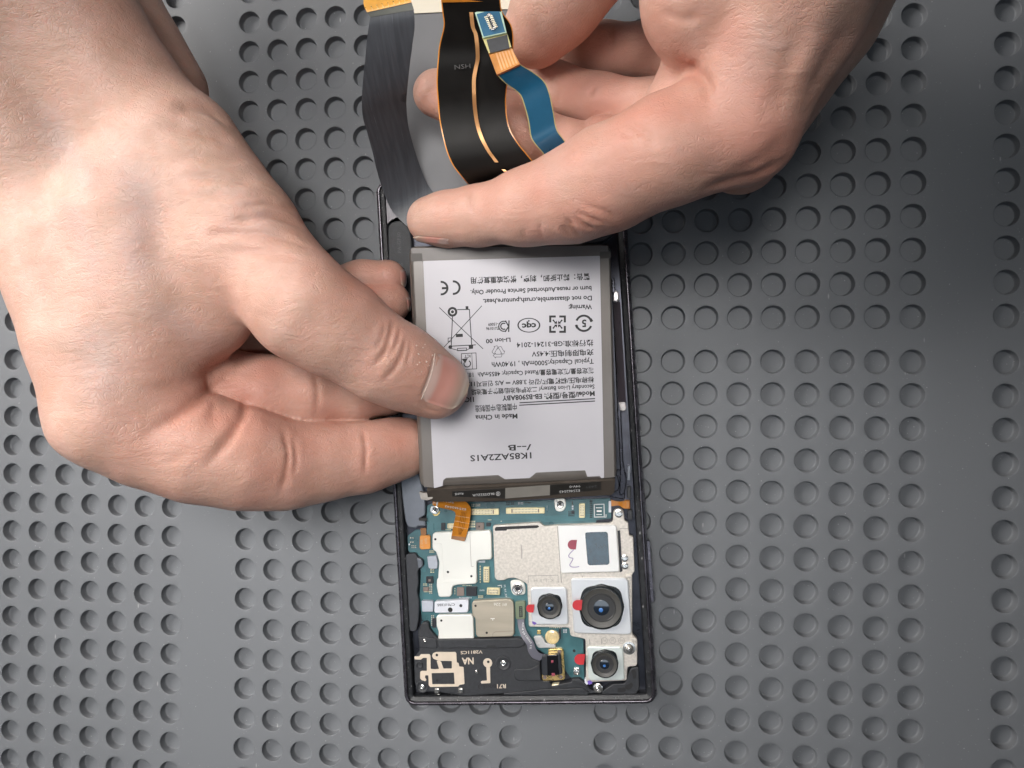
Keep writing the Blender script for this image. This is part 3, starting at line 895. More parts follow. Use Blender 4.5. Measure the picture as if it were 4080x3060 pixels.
M_VIOLET = mat('violet_marker', (0.16, 0.10, 0.42), 0.5)
M_LILAC = mat('lilac_marker', (0.36, 0.30, 0.50), 0.5)
M_ORANGE = mat('polyimide_orange', (0.56, 0.21, 0.022), 0.30, noise=0.22, nscale=260, coat=0.4)
M_DORANGE = mat('polyimide_dark', (0.30, 0.115, 0.018), 0.30, noise=0.2, nscale=260, coat=0.4)
M_TAPE = mat('clear_tape_edge', (0.70, 0.48, 0.28), 0.25, coat=0.4)
M_BEIGE = mat('beige_antenna_print', (0.62, 0.53, 0.43), 0.45, noise=0.06, nscale=400, bump=0.2, bscale=2500)
M_FOAM = mat('grey_foam_pad', (0.42, 0.45, 0.52), 0.6, noise=0.06, nscale=500)
M_WPAD = mat('white_clip', (0.66, 0.68, 0.74), 0.38, noise=0.05, nscale=300)
M_GPLATE = mat('grey_speaker_cover', (0.165, 0.18, 0.21), 0.34, 0.35, noise=0.12, nscale=200)
M_GREEN = mat('green_connector_plate', (0.20, 0.24, 0.16), 0.35, 0.3)
M_GREYFLEX = mat('grey_flex', (0.13, 0.13, 0.16), 0.35, coat=0.3)
M_WINDOW = mat('prism_window', (0.020, 0.045, 0.065), 0.08, noise=0.4, nscale=350, coat=0.8, spec=0.8)
M_AMBER = mat('flash_lens', (0.70, 0.56, 0.30), 0.22, noise=0.2, nscale=400, coat=0.6)
# ================================================================== the phone, lying face down and opened
ZT = 7.6
cor = [at(1493, 722, 7.0)[:2], at(2488, 708, 7.0)[:2], at(2622, 2808, 7.0)[:2], at(1610, 2816, 7.0)[:2]]
OUT = fillet(ccw(cor), 4.2, 8)
phone = empty('smartphone', (*np.mean(cor, 0), 0.3), 'opened black smartphone lying face down on the grey mat, its circuit board bare', 'smartphone')
def ring(name, prof, m, smooth=True):
    return loft(name, [z3(inset(OUT, o), z) for o, z in prof], m, phone, (False, False), smooth)
ring('frame_rail', [(1.6, 0.25), (0.7, 0.7), (0.15, 1.8), (0, 3.4), (0, 5.2), (0.12, 6.2), (0.35, 6.9), (0.42, 7.0), (0.52, 6.95), (0.62, 7.1), (0.95, 7.55), (1.25, 7.6), (1.45, 7.45), (1.55, 7.0)], M_RAIL)
ring('glue_ledge', [(1.552, 6.9), (1.75, 6.75), (2.7, 6.7), (3.0, 6.5), (3.15, 5.2), (3.2, 3.6)], M_LEDGE)
loft('mid_frame', [z3(inset(OUT, 1.5), 2.6), z3(inset(OUT, 1.5), 3.6), z3(inset(OUT, 1.6), 3.65)], M_MID, phone, (True, True))
loft('screen_glass', [z3(inset(OUT, 3.0), 0.26), z3(inset(OUT, 1.62), 0.3), z3(inset(OUT, 1.62), 0.9)], M_BLK, phone, (True, False))
# side keys on the right rail
for (a, b) in (((2586, 2150), (2604, 2395)), ((2560, 1905), (2569, 2015))):
    p0 = at(*a, 4.6); p1 = at(*b, 4.6); d = (p1 - p0)[:2]; d /= np.linalg.norm(d); n = np.array([-d[1], d[0]])
    if n[0] < 0: n = -n
    q = [p0[:2] - n * 1.2, p0[:2] + n * 0.25, p1[:2] + n * 0.25, p1[:2] - n * 1.2]
    q = fillet(ccw(q), 0.5)
    loft('side_key', [z3(q, 2.4), z3(q, 5.4), z3(inset(q, 0.2), 5.7)], M_RAIL, phone, (False, True))

# --- inner floor pieces, left column
prism('speaker_cover', P4, [(60, -90), (175, -95), (215, 0), (250, 150), (252, 268), (212, 290), (212, 300), (254, 308), (256, 345), (200, 345), (190, 358), (130, 352), (113, 312)], 3.6, 6.3, M_GPLATE, phone, 0.8, 0.35)
prism('cover_slot', P4, rect(208, 287, 262, 306), 6.2, 6.33, M_INK, phone, 0.2, 0)
ant = prism('antenna_cover', U5, [(268, 900), (285, 815), (340, 765), (410, 742), (500, 738), (640, 900), (700, 1500), (640, 2300), (600, 3300), (380, 4400), (360, 4300), (330, 3200), (300, 2000)], 3.6, 6.4, M_PLAST, phone, 0.6, 0.3)
text('PA-GF30', U5, (492, 1275), (478, 935), 62, lambda x, y: at(x, y, 6.4), M_GREYINK, ant, 0.0, nm='moulded_text')
text('S', U5, (520, 1490), (514, 1440), 62, lambda x, y: at(x, y, 6.4), M_GREYINK, ant, 0.0, nm='moulded_text')
M_RAILMETAL = mat('milled_inner_metal', (0.13, 0.125, 0.135), 0.36, 0.7, noise=0.3, nscale=900, stretch=(6, 0.4, 1))
prism('milled_edge', U5, [(135, 150), (175, 105), (420, 120), (560, 700), (440, 690), (335, 745), (262, 820), (248, 900), (285, 2000), (330, 3400), (370, 4400), (300, 4400), (240, 3000), (175, 1400)], 3.6, 6.0, M_RAILMETAL, phone, 0.4, 0.3)
# machined slot strip and clear glue pads on the right wall
prism('button_flex', R8, [(652, 818), (702, 818), (738, 1470), (690, 1475)], 3.6, 6.72, mat('dark_purple_flex', (0.022, 0.014, 0.022), 0.55, noise=0.5, nscale=160, spec=0.2, stretch=(4, 0.5, 1)), phone, 0.3, 0.1)
for pts in ([(652, 760), (665, 745), (685, 745), (694, 762), (696, 800), (686, 815), (655, 818)], [(692, 1468), (735, 1466), (742, 1500), (735, 1522), (715, 1528), (700, 1518)]):
    prism('clear_glue_pad', R8, pts, 6.4, 7.3, mat('clear_glue', (0.85, 0.80, 0.80), 0.12, noise=0.25, nscale=500, coat=0.8), phone, 0.5, 0.45)
prism('top_bracket', R8, [(380, 430), (440, 380), (540, 372), (590, 300), (640, 310), (648, 380), (600, 420), (520, 440)], 3.6, 6.9, M_PLAST, phone, 0.5, 0.3)
def screw(c, z, r=0.95, parent=None, m=M_STEEL, boss=True):
    p = at(*c, z)
    o = lathe('screw', p, [(r * 1.02, z - 1.2), (r, z - 0.12), (r * 0.86, z), (r * 0.45, z + 0.08), (r * 0.38, z - 0.3), (0, z - 0.32)], m, parent or phone, 20)
    return o
sc = screw(R8(606, 350), 7.3, 1.05)
for ang in (0.4, 0.4 + math.pi / 2):
    p = at(*R8(606, 350), 7.3); d = np.array([math.cos(ang), math.sin(ang)]) * 0.75; n = np.array([-d[1], d[0]]) * 0.16
    q = np.array([p[:2] - d - n, p[:2] + d - n, p[:2] + d + n, p[:2] - d + n])
    loft('screw_slot', [z3(q, 7.25), z3(q, 7.39)], M_INK, sc, (False, True))

# --- main board
board = prism('circuit_board', P4, [(262, 200), (330, 175), (620, 175), (1150, 160), (1540, 148), (1548, 290), (1440, 300), (1440, 1090), (1352, 1128), (1360, 1430), (1265, 1400), (1230, 1350), (1040, 1200), (900, 1200), (330, 1140), (228, 990), (212, 830), (222, 655), (190, 560), (132, 515), (128, 410), (190, 365), (262, 378)], 3.66, 4.6, M_PCB, phone, 0.6, 0.1)
# copper traces under the mask
tr = []
for k in range(5):
    o = k * 9
    tr.append([(600, 262 + o), (1050, 255 + o), (1085, 275 + o), (1290, 268 + o), (1420, 262 + o)])
for k in range(3):
    o = k * 8
    tr.append([(722 - o, 330), (712 - o, 430), (712 - o, 545), (735 - o, 700)]); tr.append([(160 + o, 512), (215 + o, 560), (236 + o, 610), (236 + o, 660)])
    tr.append([(225, 1010 + o), (262, 1000 + o), (262, 975)])
for t_ in tr:
    flatpoly('copper_trace', P4, line_poly(t_, 3.5), lambda x, y: at(x, y, 4.6), M_TRACE, board, 0.008)

def box(fr, x0, y0, x1, y1, z0, h, m, name, parent, r=0.12, ch=0.06):
    return prism(name, fr, rect(x0, y0, x1, y1), z0, z0 + h, m, parent, r, ch, 2)

# shields
sh = prism('shield_can', P4, [(300, 400), (320, 386), (700, 372), (712, 392), (716, 565), (706, 576), (622, 580), (610, 592), (612, 735), (600, 745), (470, 752), (440, 765), (436, 822), (422, 836), (345, 838), (330, 760), (332, 715), (345, 700), (348, 585), (325, 520), (302, 505)], 4.6, 6.0, M_SHIELD, board, 0.7, 0.3)
prism('shield_step', P4, [(305, 462), (360, 462), (368, 470), (382, 718), (604, 712), (606, 728), (340, 738), (350, 590), (330, 520), (306, 505)], 5.9, 6.06, M_SHIELD, sh, 0.4, 0.05)
flatpoly('seam_line', P4, line_poly([(562, 385), (572, 622), (588, 625)], 2.0), lambda x, y: at(x, y, 6.0), M_CHIPB, sh, 0.01)
for c in ((322, 434), (410, 662), (573, 691)):
    p = at(*P4(*c), 6.06); lathe('vent_hole', p, [(0.38, 6.075), (0.30, 6.08), (0, 6.07)], M_INK, sh, 14)
sh2 = prism('shield_can', P4, [(575, 880), (590, 862), (830, 850), (862, 862), (870, 900), (872, 1095), (855, 1112), (700, 1116), (620, 1118), (604, 1098), (600, 985), (580, 965)], 4.6, 6.1, M_SHIELD2, board, 0.7, 0.3)
flatpoly('seam_line', P4, line_poly([(722, 1112), (722, 1090), (740, 1078), (866, 1072)], 2.0), lambda x, y: at(x, y, 6.1), M_CHIPB, sh2, 0.01)
flatpoly('stamped_mark', P4, line_poly([(708, 986), (734, 986)], 6) + line_poly([(722, 986), (722, 998)], 5), lambda x, y: at(x, y, 6.1), M_SHIELD, sh2, 0.02)
text('#1 226', Z3, (1560, 180), (1385, 172), 40, lambda x, y: at(x, y, 6.1), M_SHIELD, sh2, 0.0)
for c in ((602, 897), (680, 1085)):
    p = at(*P4(*c), 6.1); lathe('vent_hole', p, [(0.38, 6.115), (0.30, 6.12), (0, 6.11)], M_INK, sh2, 14)
sh3 = prism('shield_can', P4, [(328, 975), (345, 960), (572, 958), (586, 975), (592, 1135), (340, 1135), (345, 1080), (330, 1040)], 4.6, 5.9, M_SHIELD, board, 0.5, 0.3)
p = at(*P4(364, 1000), 5.9); lathe('vent_hole', p, [(0.36, 5.915), (0.3, 5.92), (0, 5.91)], M_INK, sh3, 14)
# white clip and foam pads
clip = prism('white_clip', P4, [(316, 868), (545, 854), (554, 862), (552, 935), (540, 945), (322, 948), (314, 938)], 4.6, 6.4, M_WPAD, board, 0.5, 0.25)
text('C701F3B5', Z3, (870, 178), (640, 186), 34, lambda x, y: at(x, y, 6.4), M_INK, clip, 0.005)
for c, r in (((426, 925), 0.75), ((500, 896), 0.5)):
    p = at(*P4(*c), 6.4); lathe('clip_hole', p, [(r, 6.415), (r * .85, 6.42), (0, 6.41)], M_INK, clip, 18)
prism('foam_pad', P4, [(226, 862), (300, 864), (308, 872), (306, 940), (230, 940)], 4.6, 6.0, M_FOAM, board, 0.3, 0.2)
prism('foam_pad', P4, [(264, 555), (328, 548), (338, 600), (334, 640), (300, 642), (275, 638)], 4.6, 5.7, M_FOAM, board, 0.3, 0.2)
# orange flex joint at the left edge
oj = prism('flex_joint', P4, [(214, 410), (278, 405), (287, 415), (287, 502), (222, 506), (212, 495)], 4.6, 5.5, mat('orange_stiffener', (0.75, 0.30, 0.06), 0.4, noise=0.08, nscale=300), board, 0.35, 0.15)
text('R0.2', Z1, (430, 870), (440, 975), 34, lambda x, y: at(x, y, 5.5), M_TAPE, oj, 0.0)
text('B0', Z1, (490, 850), (495, 920), 34, lambda x, y: at(x, y, 5.5), M_TAPE, oj, 0.0)
prism('flex_tail', P4, [(218, 358), (258, 356), (260, 408), (222, 410)], 4.6, 5.2, M_DORANGE, board, 0.1, 0.05)

def connector(fr, cx, cy, L, W, ang, pins, z0=4.6, h=0.8, base=M_CREAMGOLD, mid=M_CHIPB):
    """board-to-board socket: shell, slot and two rows of contacts; sizes in picture units of the frame"""
    ca, sa = math.cos(ang), math.sin(ang)
    def R(u, v): return (cx + u * ca - v * sa, cy + u * sa + v * ca)
    o = prism('board_connector', fr, [R(-L / 2, -W / 2), R(L / 2, -W / 2), R(L / 2, W / 2), R(-L / 2, W / 2)], z0, z0 + h, base, board, 0.25, 0.15)
    e = L * 0.36
    prism('connector_slot', fr, [R(-e, -W * .30), R(e, -W * .30), R(e, W * .30), R(-e, W * .30)], z0 + h, z0 + h + 0.05, mid, o, 0.05, 0.0)
    prism('connector_tongue', fr, [R(-e * .9, -W * .10), R(e * .9, -W * .10), R(e * .9, W * .10), R(-e * .9, W * .10)], z0 + h, z0 + h + 0.12, M_PALEGOLD, o, 0.05, 0.03)
    for i in range(pins):
        u = -e * .92 + 2 * e * .92 * (i + .5) / pins; w = e / pins * 0.55
        for s in (-1, 1):
            prism('contact', fr, [R(u - w, s * W * .22 - W * .09), R(u + w, s * W * .22 - W * .09), R(u + w, s * W * .22 + W * .09), R(u - w, s * W * .22 + W * .09)], z0 + h + 0.04, z0 + h + 0.14, M_PALEGOLD, o, 0, 0.0)
    return o
connector(P4, 640, 245, 250, 42, -0.01, 16)
connector(P4, 948, 236, 270, 42, -0.01, 18)
connector(P4, 1343, 236, 100, 42, math.pi / 2, 6)
connector(P4, 677, 682, 108, 42, math.pi / 2, 6)
connector(P4, 726, 798, 92, 48, 0.03, 6)
connector(P4, 428, 343, 46, 34, 0.0, 3)
# chips and passives
for fr, a in ((P4, (604, 320, 660, 368, .8, M_CHIPB, 'chip')), (P4, (676, 320, 706, 346, .6, M_CHIP, 'chip')), (P4, (362, 322, 390, 372, .6, M_CHIP, 'chip')), (P4, (472, 770, 522, 828, .7, M_CHIPB, 'chip')),
              (P4, (536, 766, 610, 830, .8, M_CHIP, 'chip')), (P4, (258, 695, 306, 742, .7, M_CHIP, 'chip')), (P4, (238, 768, 276, 795, .6, M_CHIPB, 'chip')), (P4, (1270, 238, 1290, 258, .5, M_CHIP, 'chip')),
              (P4, (300, 985, 326, 1050, .6, M_CHIP, 'chip')), (P4, (1030, 1070, 1056, 1095, .5, M_GOLD, 'chip')), (P4, (1180, 1060, 1196, 1130, .6, M_CHIP, 'chip'))):
    box(fr, *a[:4], 4.6, a[4], a[5], a[6], board)
box(P4, 622, 340, 632, 352, 5.4, .03, M_INK, 'chip_mark', board, 0)
box(P4, 274, 712, 290, 728, 5.3, .03, M_CHIPB, 'chip_mark', board, 0)
smd = []
def grid(x0, y0, nx, ny, dx, dy, w, h, m=M_SMD): smd.extend((x0 + i * dx, y0 + j * dy, w, h, m) for i in range(nx) for j in range(ny))
grid(562, 312, 4, 3, 11, 17, 7, 11, M_PALEGOLD); grid(284, 516, 4, 2, 9, 10, 5, 6, M_PALEGOLD); grid(292, 648, 2, 2, 16, 16, 10, 7, M_PALEGOLD)
grid(150, 425, 2, 2, 16, 30, 8, 8); grid(160, 480, 3, 2, 12, 12, 7, 6); grid(140, 470, 1, 1, 1, 1, 9, 12, M_WPAD)
grid(620, 590, 6, 1, 9, 1, 5, 14, M_WPAD); grid(634, 625, 1, 7, 1, 18, 7, 10, M_PALEGOLD); grid(678, 628, 1, 5, 1, 20, 5, 6)
grid(458, 778, 1, 4, 1, 12, 6, 5, M_PALEGOLD); grid(515, 756, 6, 1, 11, 1, 6, 5, M_PALEGOLD); grid(490, 842, 10, 1, 9, 1, 4, 8, M_WPAD); grid(624, 830, 4, 2, 9, 10, 5, 6, M_PALEGOLD)
grid(240, 745, 3, 2, 10, 9, 6, 5, M_PALEGOLD); grid(284, 750, 2, 6, 12, 12, 6, 7); grid(245, 800, 6, 1, 9, 1, 5, 6, M_PALEGOLD)
grid(1400, 170, 2, 9, 11, 14, 7, 8, M_CHIP); grid(1250, 245, 5, 3, 9, 13, 5, 8, M_CHIP); grid(1275, 175, 1, 5, 1, 11, 7, 7, M_CHIPB); grid(1278, 206, 1, 2, 1, 16, 10, 12, M_WPAD)
grid(820, 178, 2, 2, 14, 12, 8, 6, M_CHIP); grid(852, 178, 2, 2, 12, 12, 7, 6, M_CHIP); grid(900, 184, 4, 1, 10, 1, 4, 16, M_WPAD); grid(950, 180, 4, 1, 10, 1, 5, 10, M_CHIP); grid(575, 192, 6, 2, 11, 11, 6, 6, M_SMD)
grid(1120, 1050, 7, 1, 13, 1, 6, 5, M_PALEGOLD); grid(1216, 1068, 3, 2, 9, 14, 5, 9, M_WPAD); grid(296, 968, 2, 6, 13, 13, 6, 7); grid(780, 310, 1, 1, 1, 1, 6, 6); grid(620, 585, 1, 1, 1, 1, 4, 4)
grid(310, 330, 1, 5, 1, 9, 5, 5, M_TRACE); grid(1100, 205, 1, 4, 1, 10, 4, 5, M_WPAD); grid(395, 368, 5, 1, 8, 1, 4, 5, M_PALEGOLD); grid(690, 300, 3, 1, 9, 1, 5, 5, M_PALEGOLD)
for (x, y, w, h, m) in smd:
    box(P4, x - w / 2, y - h / 2, x + w / 2, y + h / 2, 4.6, 0.28 + 0.1 * random.random(), m, 'capacitor', board, 0, 0.04)
# printed outlines on the board
def pb(x, y): return at(x, y, 4.6)
flatpoly('printed_frame', P4, [q for a, b in (((1428, 192), (1496, 190)), ((1496, 190), (1498, 278)), ((1498, 278), (1430, 280)), ((1430, 280), (1428, 192))) for q in line_poly([a, b], 7)] + line_poly([(1510, 262), (1510, 280), (1498, 280)], 6), pb, M_WINK, board, 0.012)
box(P4, 1528, 168, 1546, 248, 4.6, .35, M_WPAD, 'edge_pad', board)
flatpoly('printed_mark', P4, line_poly([(1440, 215), (1482, 215)], 5) + line_poly([(1448, 238), (1476, 238)], 12) + line_poly([(1444, 262), (1480, 262)], 5), pb, M_SHIELD, board, 0.012)
text('M_RF_07', Z1, (1580, 1490), (1600, 1655), 26, pb, M_WINK, board, 0.0)
text('W45', Z1, (1315, 1548), (1245, 1552), 24, pb, M_WINK, board, 0.0)
flatpoly('printed_mark', P4, line_poly([(757, 758), (782, 754), (784, 770)], 5), pb, M_WINK, board, 0.012)
# screw lugs
def lug(fr, pts, c, z, m, ring_m=M_STEEL, r=1.4, stud=False):
    o = prism('screw_lug', fr, pts, 4.6, z, m, board, 0.9, 0.2)
    p = at(*fr(*c), z)
    lathe('screw_boss', p, [(r, z), (r, z + 0.5), (r * .85, z + 0.6), (r * .6, z + 0.55), (r * .42, z + 0.1), (r * .3, z - 0.02), (0, z + 0.0)], ring_m, o, 24)
    p2 = at(*fr(*c), z)
    lathe('screw_hole', p2, [(r * .36, z + 0.12), (r * .3, z + 0.14), (0, z + 0.08)], M_CHIP, o, 16)
    return o
lug(P4, [(1148, 150), (1228, 148), (1232, 205), (1218, 235), (1190, 244), (1160, 236), (1150, 205)], (1192, 188), 5.2, M_SHIELD, M_STEEL, 1.1)
lug(P4, [(842, 722), (900, 716), (940, 738), (948, 770), (948, 820), (870, 826), (850, 800)], (896, 778), 5.3, M_SHIELD, M_STEEL, 1.75)
lug(P4, [(290, 198), (345, 205), (352, 235), (330, 265), (300, 258), (280, 238)], (322, 228), 5.4, M_STEEL, M_STEEL, 0.9)
prism('gold_ring', P4, [(300, 250), (330, 252), (352, 232), (356, 250), (335, 272), (310, 272)], 4.6, 4.75, M_GOLD, board, 0.4, 0.05)
# right end of the strip: dark mid frame with polished rim, small orange flex
strip('side_flex', P4, [(1545, 160), (1600, 172), (1640, 165), (1676, 165)], [(1545, 205), (1600, 200), (1635, 220), (1676, 222)], [4.4, 4.6, 5.4, 5.8], M_ORANGE, phone, 0.1)
prism('flex_wrap', P4, [(1640, 162), (1676, 165), (1678, 222), (1640, 224)], 4.0, 6.0, M_ORANGE, phone, 0.3, 0.3)
M_POL = mat('polished_dark_metal', (0.040, 0.042, 0.055), 0.26, 0.7, noise=0.3, nscale=400)
prism('mid_frame_rim', P4, [(1150, 132), (1500, 120), (1560, 145), (1642, 158), (1640, -20), (1600, -60), (1572, -40), (1600, 50), (1590, 95), (1560, 100), (1500, 95)], 3.6, 4.4, M_POL, phone, 0.8, 0.3)
prism('mid_frame_rim', B3, [(1350, 300), (1370, 300), (1420, 1360), (1440, 1470), (1425, 1545), (1395, 1550), (1400, 1400)], 3.6, 5.0, M_POL, phone, 0.8, 0.3)
for c in ((1450, 1440), (1452, 1400)): box(B3, c[0] - 8, c[1] - 22, c[0] + 8, c[1] + 22, 3.6, 2.4, M_GPLATE, 'edge_pad', phone)
box(P4, 1656, 68, 1684, 150, 3.6, 3.0, M_PLAST, 'edge_stop', phone, .3, .2); box(P4, 1662, 232, 1694, 300, 3.6, 3.0, M_PLAST, 'edge_stop', phone, .3, .2)

# --- magnesium camera bracket
br = prism('camera_bracket', P4, [(722, 338), (1050, 316), (1082, 345), (1176, 335), (1530, 322), (1558, 312), (1560, 245), (1575, 225), (1612, 220), (1634, 240), (1640, 308), (1665, 315), (1672, 410), (1700, 412), (1710, 660), (1692, 680), (1694, 1100), (1728, 1125), (1728, 1300), (1718, 1318), (1660, 1322), (1655, 1418), (1370, 1430), (1368, 1130), (1262, 1108), (1255, 1050), (972, 1045), (962, 752), (950, 738), (880, 705), (828, 706), (800, 722), (752, 722), (735, 705)], 4.6, 6.2, M_MAG, phone, 0.7, 0.25)
flatpoly('seam_line', P4, line_poly([(1172, 345), (1200, 735)], 4) + line_poly([(968, 690), (1176, 684), (1178, 736)], 2.5) + line_poly([(968, 690), (970, 738)], 2.5) + line_poly([(1345, 690), (1345, 700)], 3) + line_poly([(1395, 1130), (1398, 1165)], 3) + line_poly([(1478, 1128), (1480, 1165)], 3) + line_poly([(1610, 360), (1665, 358)], 3), lambda x, y: at(x, y, 6.2), mat('bracket_groove', (0.20, 0.185, 0.17), 0.5, 0.3), br, 0.012)
prism('bracket_slot', P4, [(735, 360), (745, 348), (1035, 336), (1046, 348), (1030, 356), (820, 366), (818, 374), (738, 376)], 6.15, 6.215, M_INK, br, 0.2, 0)
text('K-1-1 H', Z2, (535, 1400), (265, 1405), 48, lambda x, y: at(x, y, 6.2), mat('moulded_grey', (0.38, 0.355, 0.325), 0.5, 0.3), br, 0.0, nm='moulded_text')
flatpoly('moulded_dash', P4, [[(916, 470), (921, 472), (929, 510), (927, 568), (920, 570), (918, 520)]], lambda x, y: at(x, y, 6.2), MATS['moulded_grey'], br, 0.012)
for i, (x, t_) in enumerate(((1618, 'B0'), (1557, 'Y6'), (1498, 'P1'))):
    flatpoly('moulded_ring', P4, ring_polys((x, 1139), 19, 22.5, n=20), lambda x, y: at(x, y, 6.2), MATS['moulded_grey'], br, 0.012)
    text(t_, P4, (x + 12, 1130), (x - 12, 1131), 17, lambda x, y: at(x, y, 6.2), MATS['moulded_grey'], br, 0.0, nm='moulded_text')
for c, r in (((1598, 254), 1.0), ((1640, 566), .85), ((1642, 618), .85)):
    p = at(*P4(*c), 6.2); lathe('stud', p, [(r * 1.3, 6.2), (r * 1.25, 6.5), (r, 6.55), (r * .9, 6.95), (r * .5, 7.0), (0, 6.95)], M_STEEL, br, 22)
p = at(*P4(1670, 1190), 6.2); lathe('stud', p, [(2.0, 6.2), (1.95, 6.5), (1.35, 6.55), (1.1, 7.2), (0.9, 7.9), (0.3, 8.2), (0, 8.2)], M_STEEL, br, 26)
prism('bracket_rail', P4, [(1590, 375), (1608, 372), (1625, 655), (1608, 665)], 6.2, 6.3, M_CHIP, br, 0.1, 0)
prism('bracket_tab', P4, [(1650, 685), (1690, 680), (1694, 705), (1640, 705)], 6.2, 7.0, M_MAG, br, 0.3, 0.2)
prism('bracket_tab', P4, [(1682, 1118), (1726, 1124), (1726, 1150), (1690, 1150)], 6.2, 6.9, M_MAG, br, 0.3, 0.2)

def lens_module(fr, case, c, prof, zc, mcase, film=None, tab=None, glints=None, cutout=None):
    o = prism('camera_module', fr, case, 4.6, zc, mcase, phone, 0.9, 0.35)
    p = at(*fr(*c), zc)
    if cutout:
        pc = np.array([at(*fr(*c), zc)]); n = 48
        poly = []
        for i in range(n):
            a = 2 * math.pi * i / n
            k = 1.0 + 0.10 * max(0.0, math.cos(4 * (a - math.pi / 4))) ** 2 + 0.012 * math.cos(12 * a)
            poly.append((c[0] + cutout * k * math.cos(a), c[1] + cutout * k * math.sin(a)))
        prism('lens_seat', fr, poly, zc - 0.1, zc + 0.35, M_BARREL, o, 0, 0.2)
    mm = np.linalg.norm(at(*fr(c[0] + 100, c[1]), zc) - at(*fr(*c), zc)) / 100
    R_ = prof * mm
    lathe('lens_barrel', p, [(R_, zc), (R_, zc + 1.0), (R_ * .97, zc + 1.3), (R_ * .93, zc + 1.32), (R_ * .915, zc + 1.1)], M_BARREL, o, 56)
    lathe('lens_cone', p, [(R_ * .92, zc + 1.12), (R_ * .90, zc + 1.15), (R_ * .80, zc + .95), (R_ * .66, zc + .80)], M_GROOVE, o, 56)
    lathe('lens_ring', p, [(R_ * .665, zc + .80), (R_ * .65, zc + .93), (R_ * .62, zc + .93), (R_ * .60, zc + .84), (R_ * .36, zc + .80)], M_INNER, o, 56)
    lathe('lens_glass', p, [(R_ * .365, zc + .79), (R_ * .35, zc + .83), (R_ * .25, zc + .87), (R_ * .12, zc + .90), (0, zc + .905)], M_GLASS, o, 48)
    q = p + np.array([-.02 * R_, -.10 * R_, 0])
    lathe('lens_glint', q, [(R_ * .10, zc + .88), (R_ * .09, zc + .92), (R_ * .05, zc + .93), (0, zc + .935)], M_GLINT, o, 24)  # lamp reflection in the lens painted as a small blue disc
    if tab: prism('red_tab', fr, tab[0], zc + tab[1], zc + tab[1] + 0.08, tab[2], o, tab[3] if len(tab) > 3 else 0.0, 0)
    return o
def halfdisc(cx, cy, r, x1, skew=0.0):
    out = []
    for i in range(15):
        a = math.pi / 2 + math.pi * i / 14
        out.append((cx + r * math.cos(a), cy + r * math.sin(a)))
    out.append((x1 + skew, cy - r)); out.append((x1 - skew, cy + r))
    return out
# main wide camera
lens_module(P4, [(1265, 720), (1280, 708), (1640, 705), (1665, 722), (1690, 1080), (1675, 1100), (1300, 1090), (1283, 1075)], (1478, 905),
            152, 7.0, M_CAMBOX,
            tab=(halfdisc(1312, 893, 36, 1342, 4), 1.55, M_RED), cutout=157)
# ultra wide
lens_module(P4, [(984, 785), (1000, 770), (1220, 768), (1238, 785), (1250, 1018), (1235, 1030), (1010, 1030), (992, 1015)], (1118, 900),
            84, 6.8, M_CAMBOX,
            tab=(halfdisc(982, 916, 28, 1008, 4), 1.1, M_RED), cutout=88)
# lower telephoto
lens_module(P4, [(1378, 1195), (1392, 1182), (1610, 1182), (1630, 1198), (1640, 1405), (1625, 1418), (1405, 1418), (1388, 1402)], (1500, 1298),
            94, 6.8, mat('camera_case_greenish', (0.66, 0.72, 0.70), 0.30, 0.3, noise=0.05, nscale=80),
            tab=(halfdisc(1326, 1270, 36, 1360, 6), 0.9, M_RED), cutout=96)
# periscope camera with mirror window
pc_ = prism('camera_module', P4, [(1174, 345), (1185, 340), (1570, 335), (1584, 348), (1606, 650), (1596, 662), (1205, 672), (1196, 662)], 4.6, 7.1, mat('white_camera_case', (0.78, 0.78, 0.775), 0.34, 0.15, noise=0.03, nscale=60), phone, 0.7, 0.3)
prism('prism_window', P4, [(1364, 392), (1375, 386), (1512, 382), (1522, 392), (1534, 600), (1524, 612), (1395, 616), (1382, 606)], 7.05, 7.16, M_WINDOW, pc_, 0.9, 0.04)
prism('red_tab', P4, halfdisc(1276, 472, 33, 1304, 4), 7.1, 7.16, M_RED2, pc_, 0, 0)
flatpoly('marker_scribble', P4, line_poly(smooth_poly([(1284, 508), (1262, 530), (1250, 548), (1258, 562), (1280, 568), (1270, 590), (1258, 612), (1270, 626), (1300, 628), (1322, 624)], 4).tolist(), 6), lambda x, y: at(x, y, 7.1), M_LILAC, pc_, 0.02)
flatpoly('marker_dab', P4, [[(998, 1004), (1020, 1012), (1028, 1022), (1010, 1030), (996, 1018)]], lambda x, y: at(x, y, 6.85), M_VIOLET, br, 0.02)
# flash, its plate and the small camera board between
fl = prism('flash_module', P4, [(1100, 1080), (1155, 1072), (1184, 1090), (1186, 1130), (1160, 1155), (1118, 1158), (1086, 1130)], 4.6, 5.6, mat('flash_base', (0.42, 0.40, 0.36), 0.3, 0.1), board, 0.3, 0.15)
p = at(*P4(1136, 1114), 5.6); lathe('flash_lens', p, [(2.2, 5.6), (2.1, 5.9), (1.5, 6.1), (1.4, 6.0), (0.8, 6.1), (0.7, 6.0), (0, 6.1)], M_AMBER, fl, 36)
fp = prism('grey_plate', P4, [(1004, 1112), (1060, 1108), (1078, 1125), (1085, 1150), (1105, 1160), (1150, 1162), (1160, 1172), (1158, 1190), (1040, 1192), (1020, 1165)], 4.6, 5.5, mat('matte_steel', (0.52, 0.52, 0.52), 0.42, 0.3, noise=0.05, nscale=300), board, 0.5, 0.2)
flatpoly('printed_mark', P4, line_poly([(1026, 1156), (1050, 1156)], 5) + line_poly([(1034, 1156), (1034, 1166)], 5), lambda x, y: at(x, y, 5.5), M_WINK, fp, 0.012)
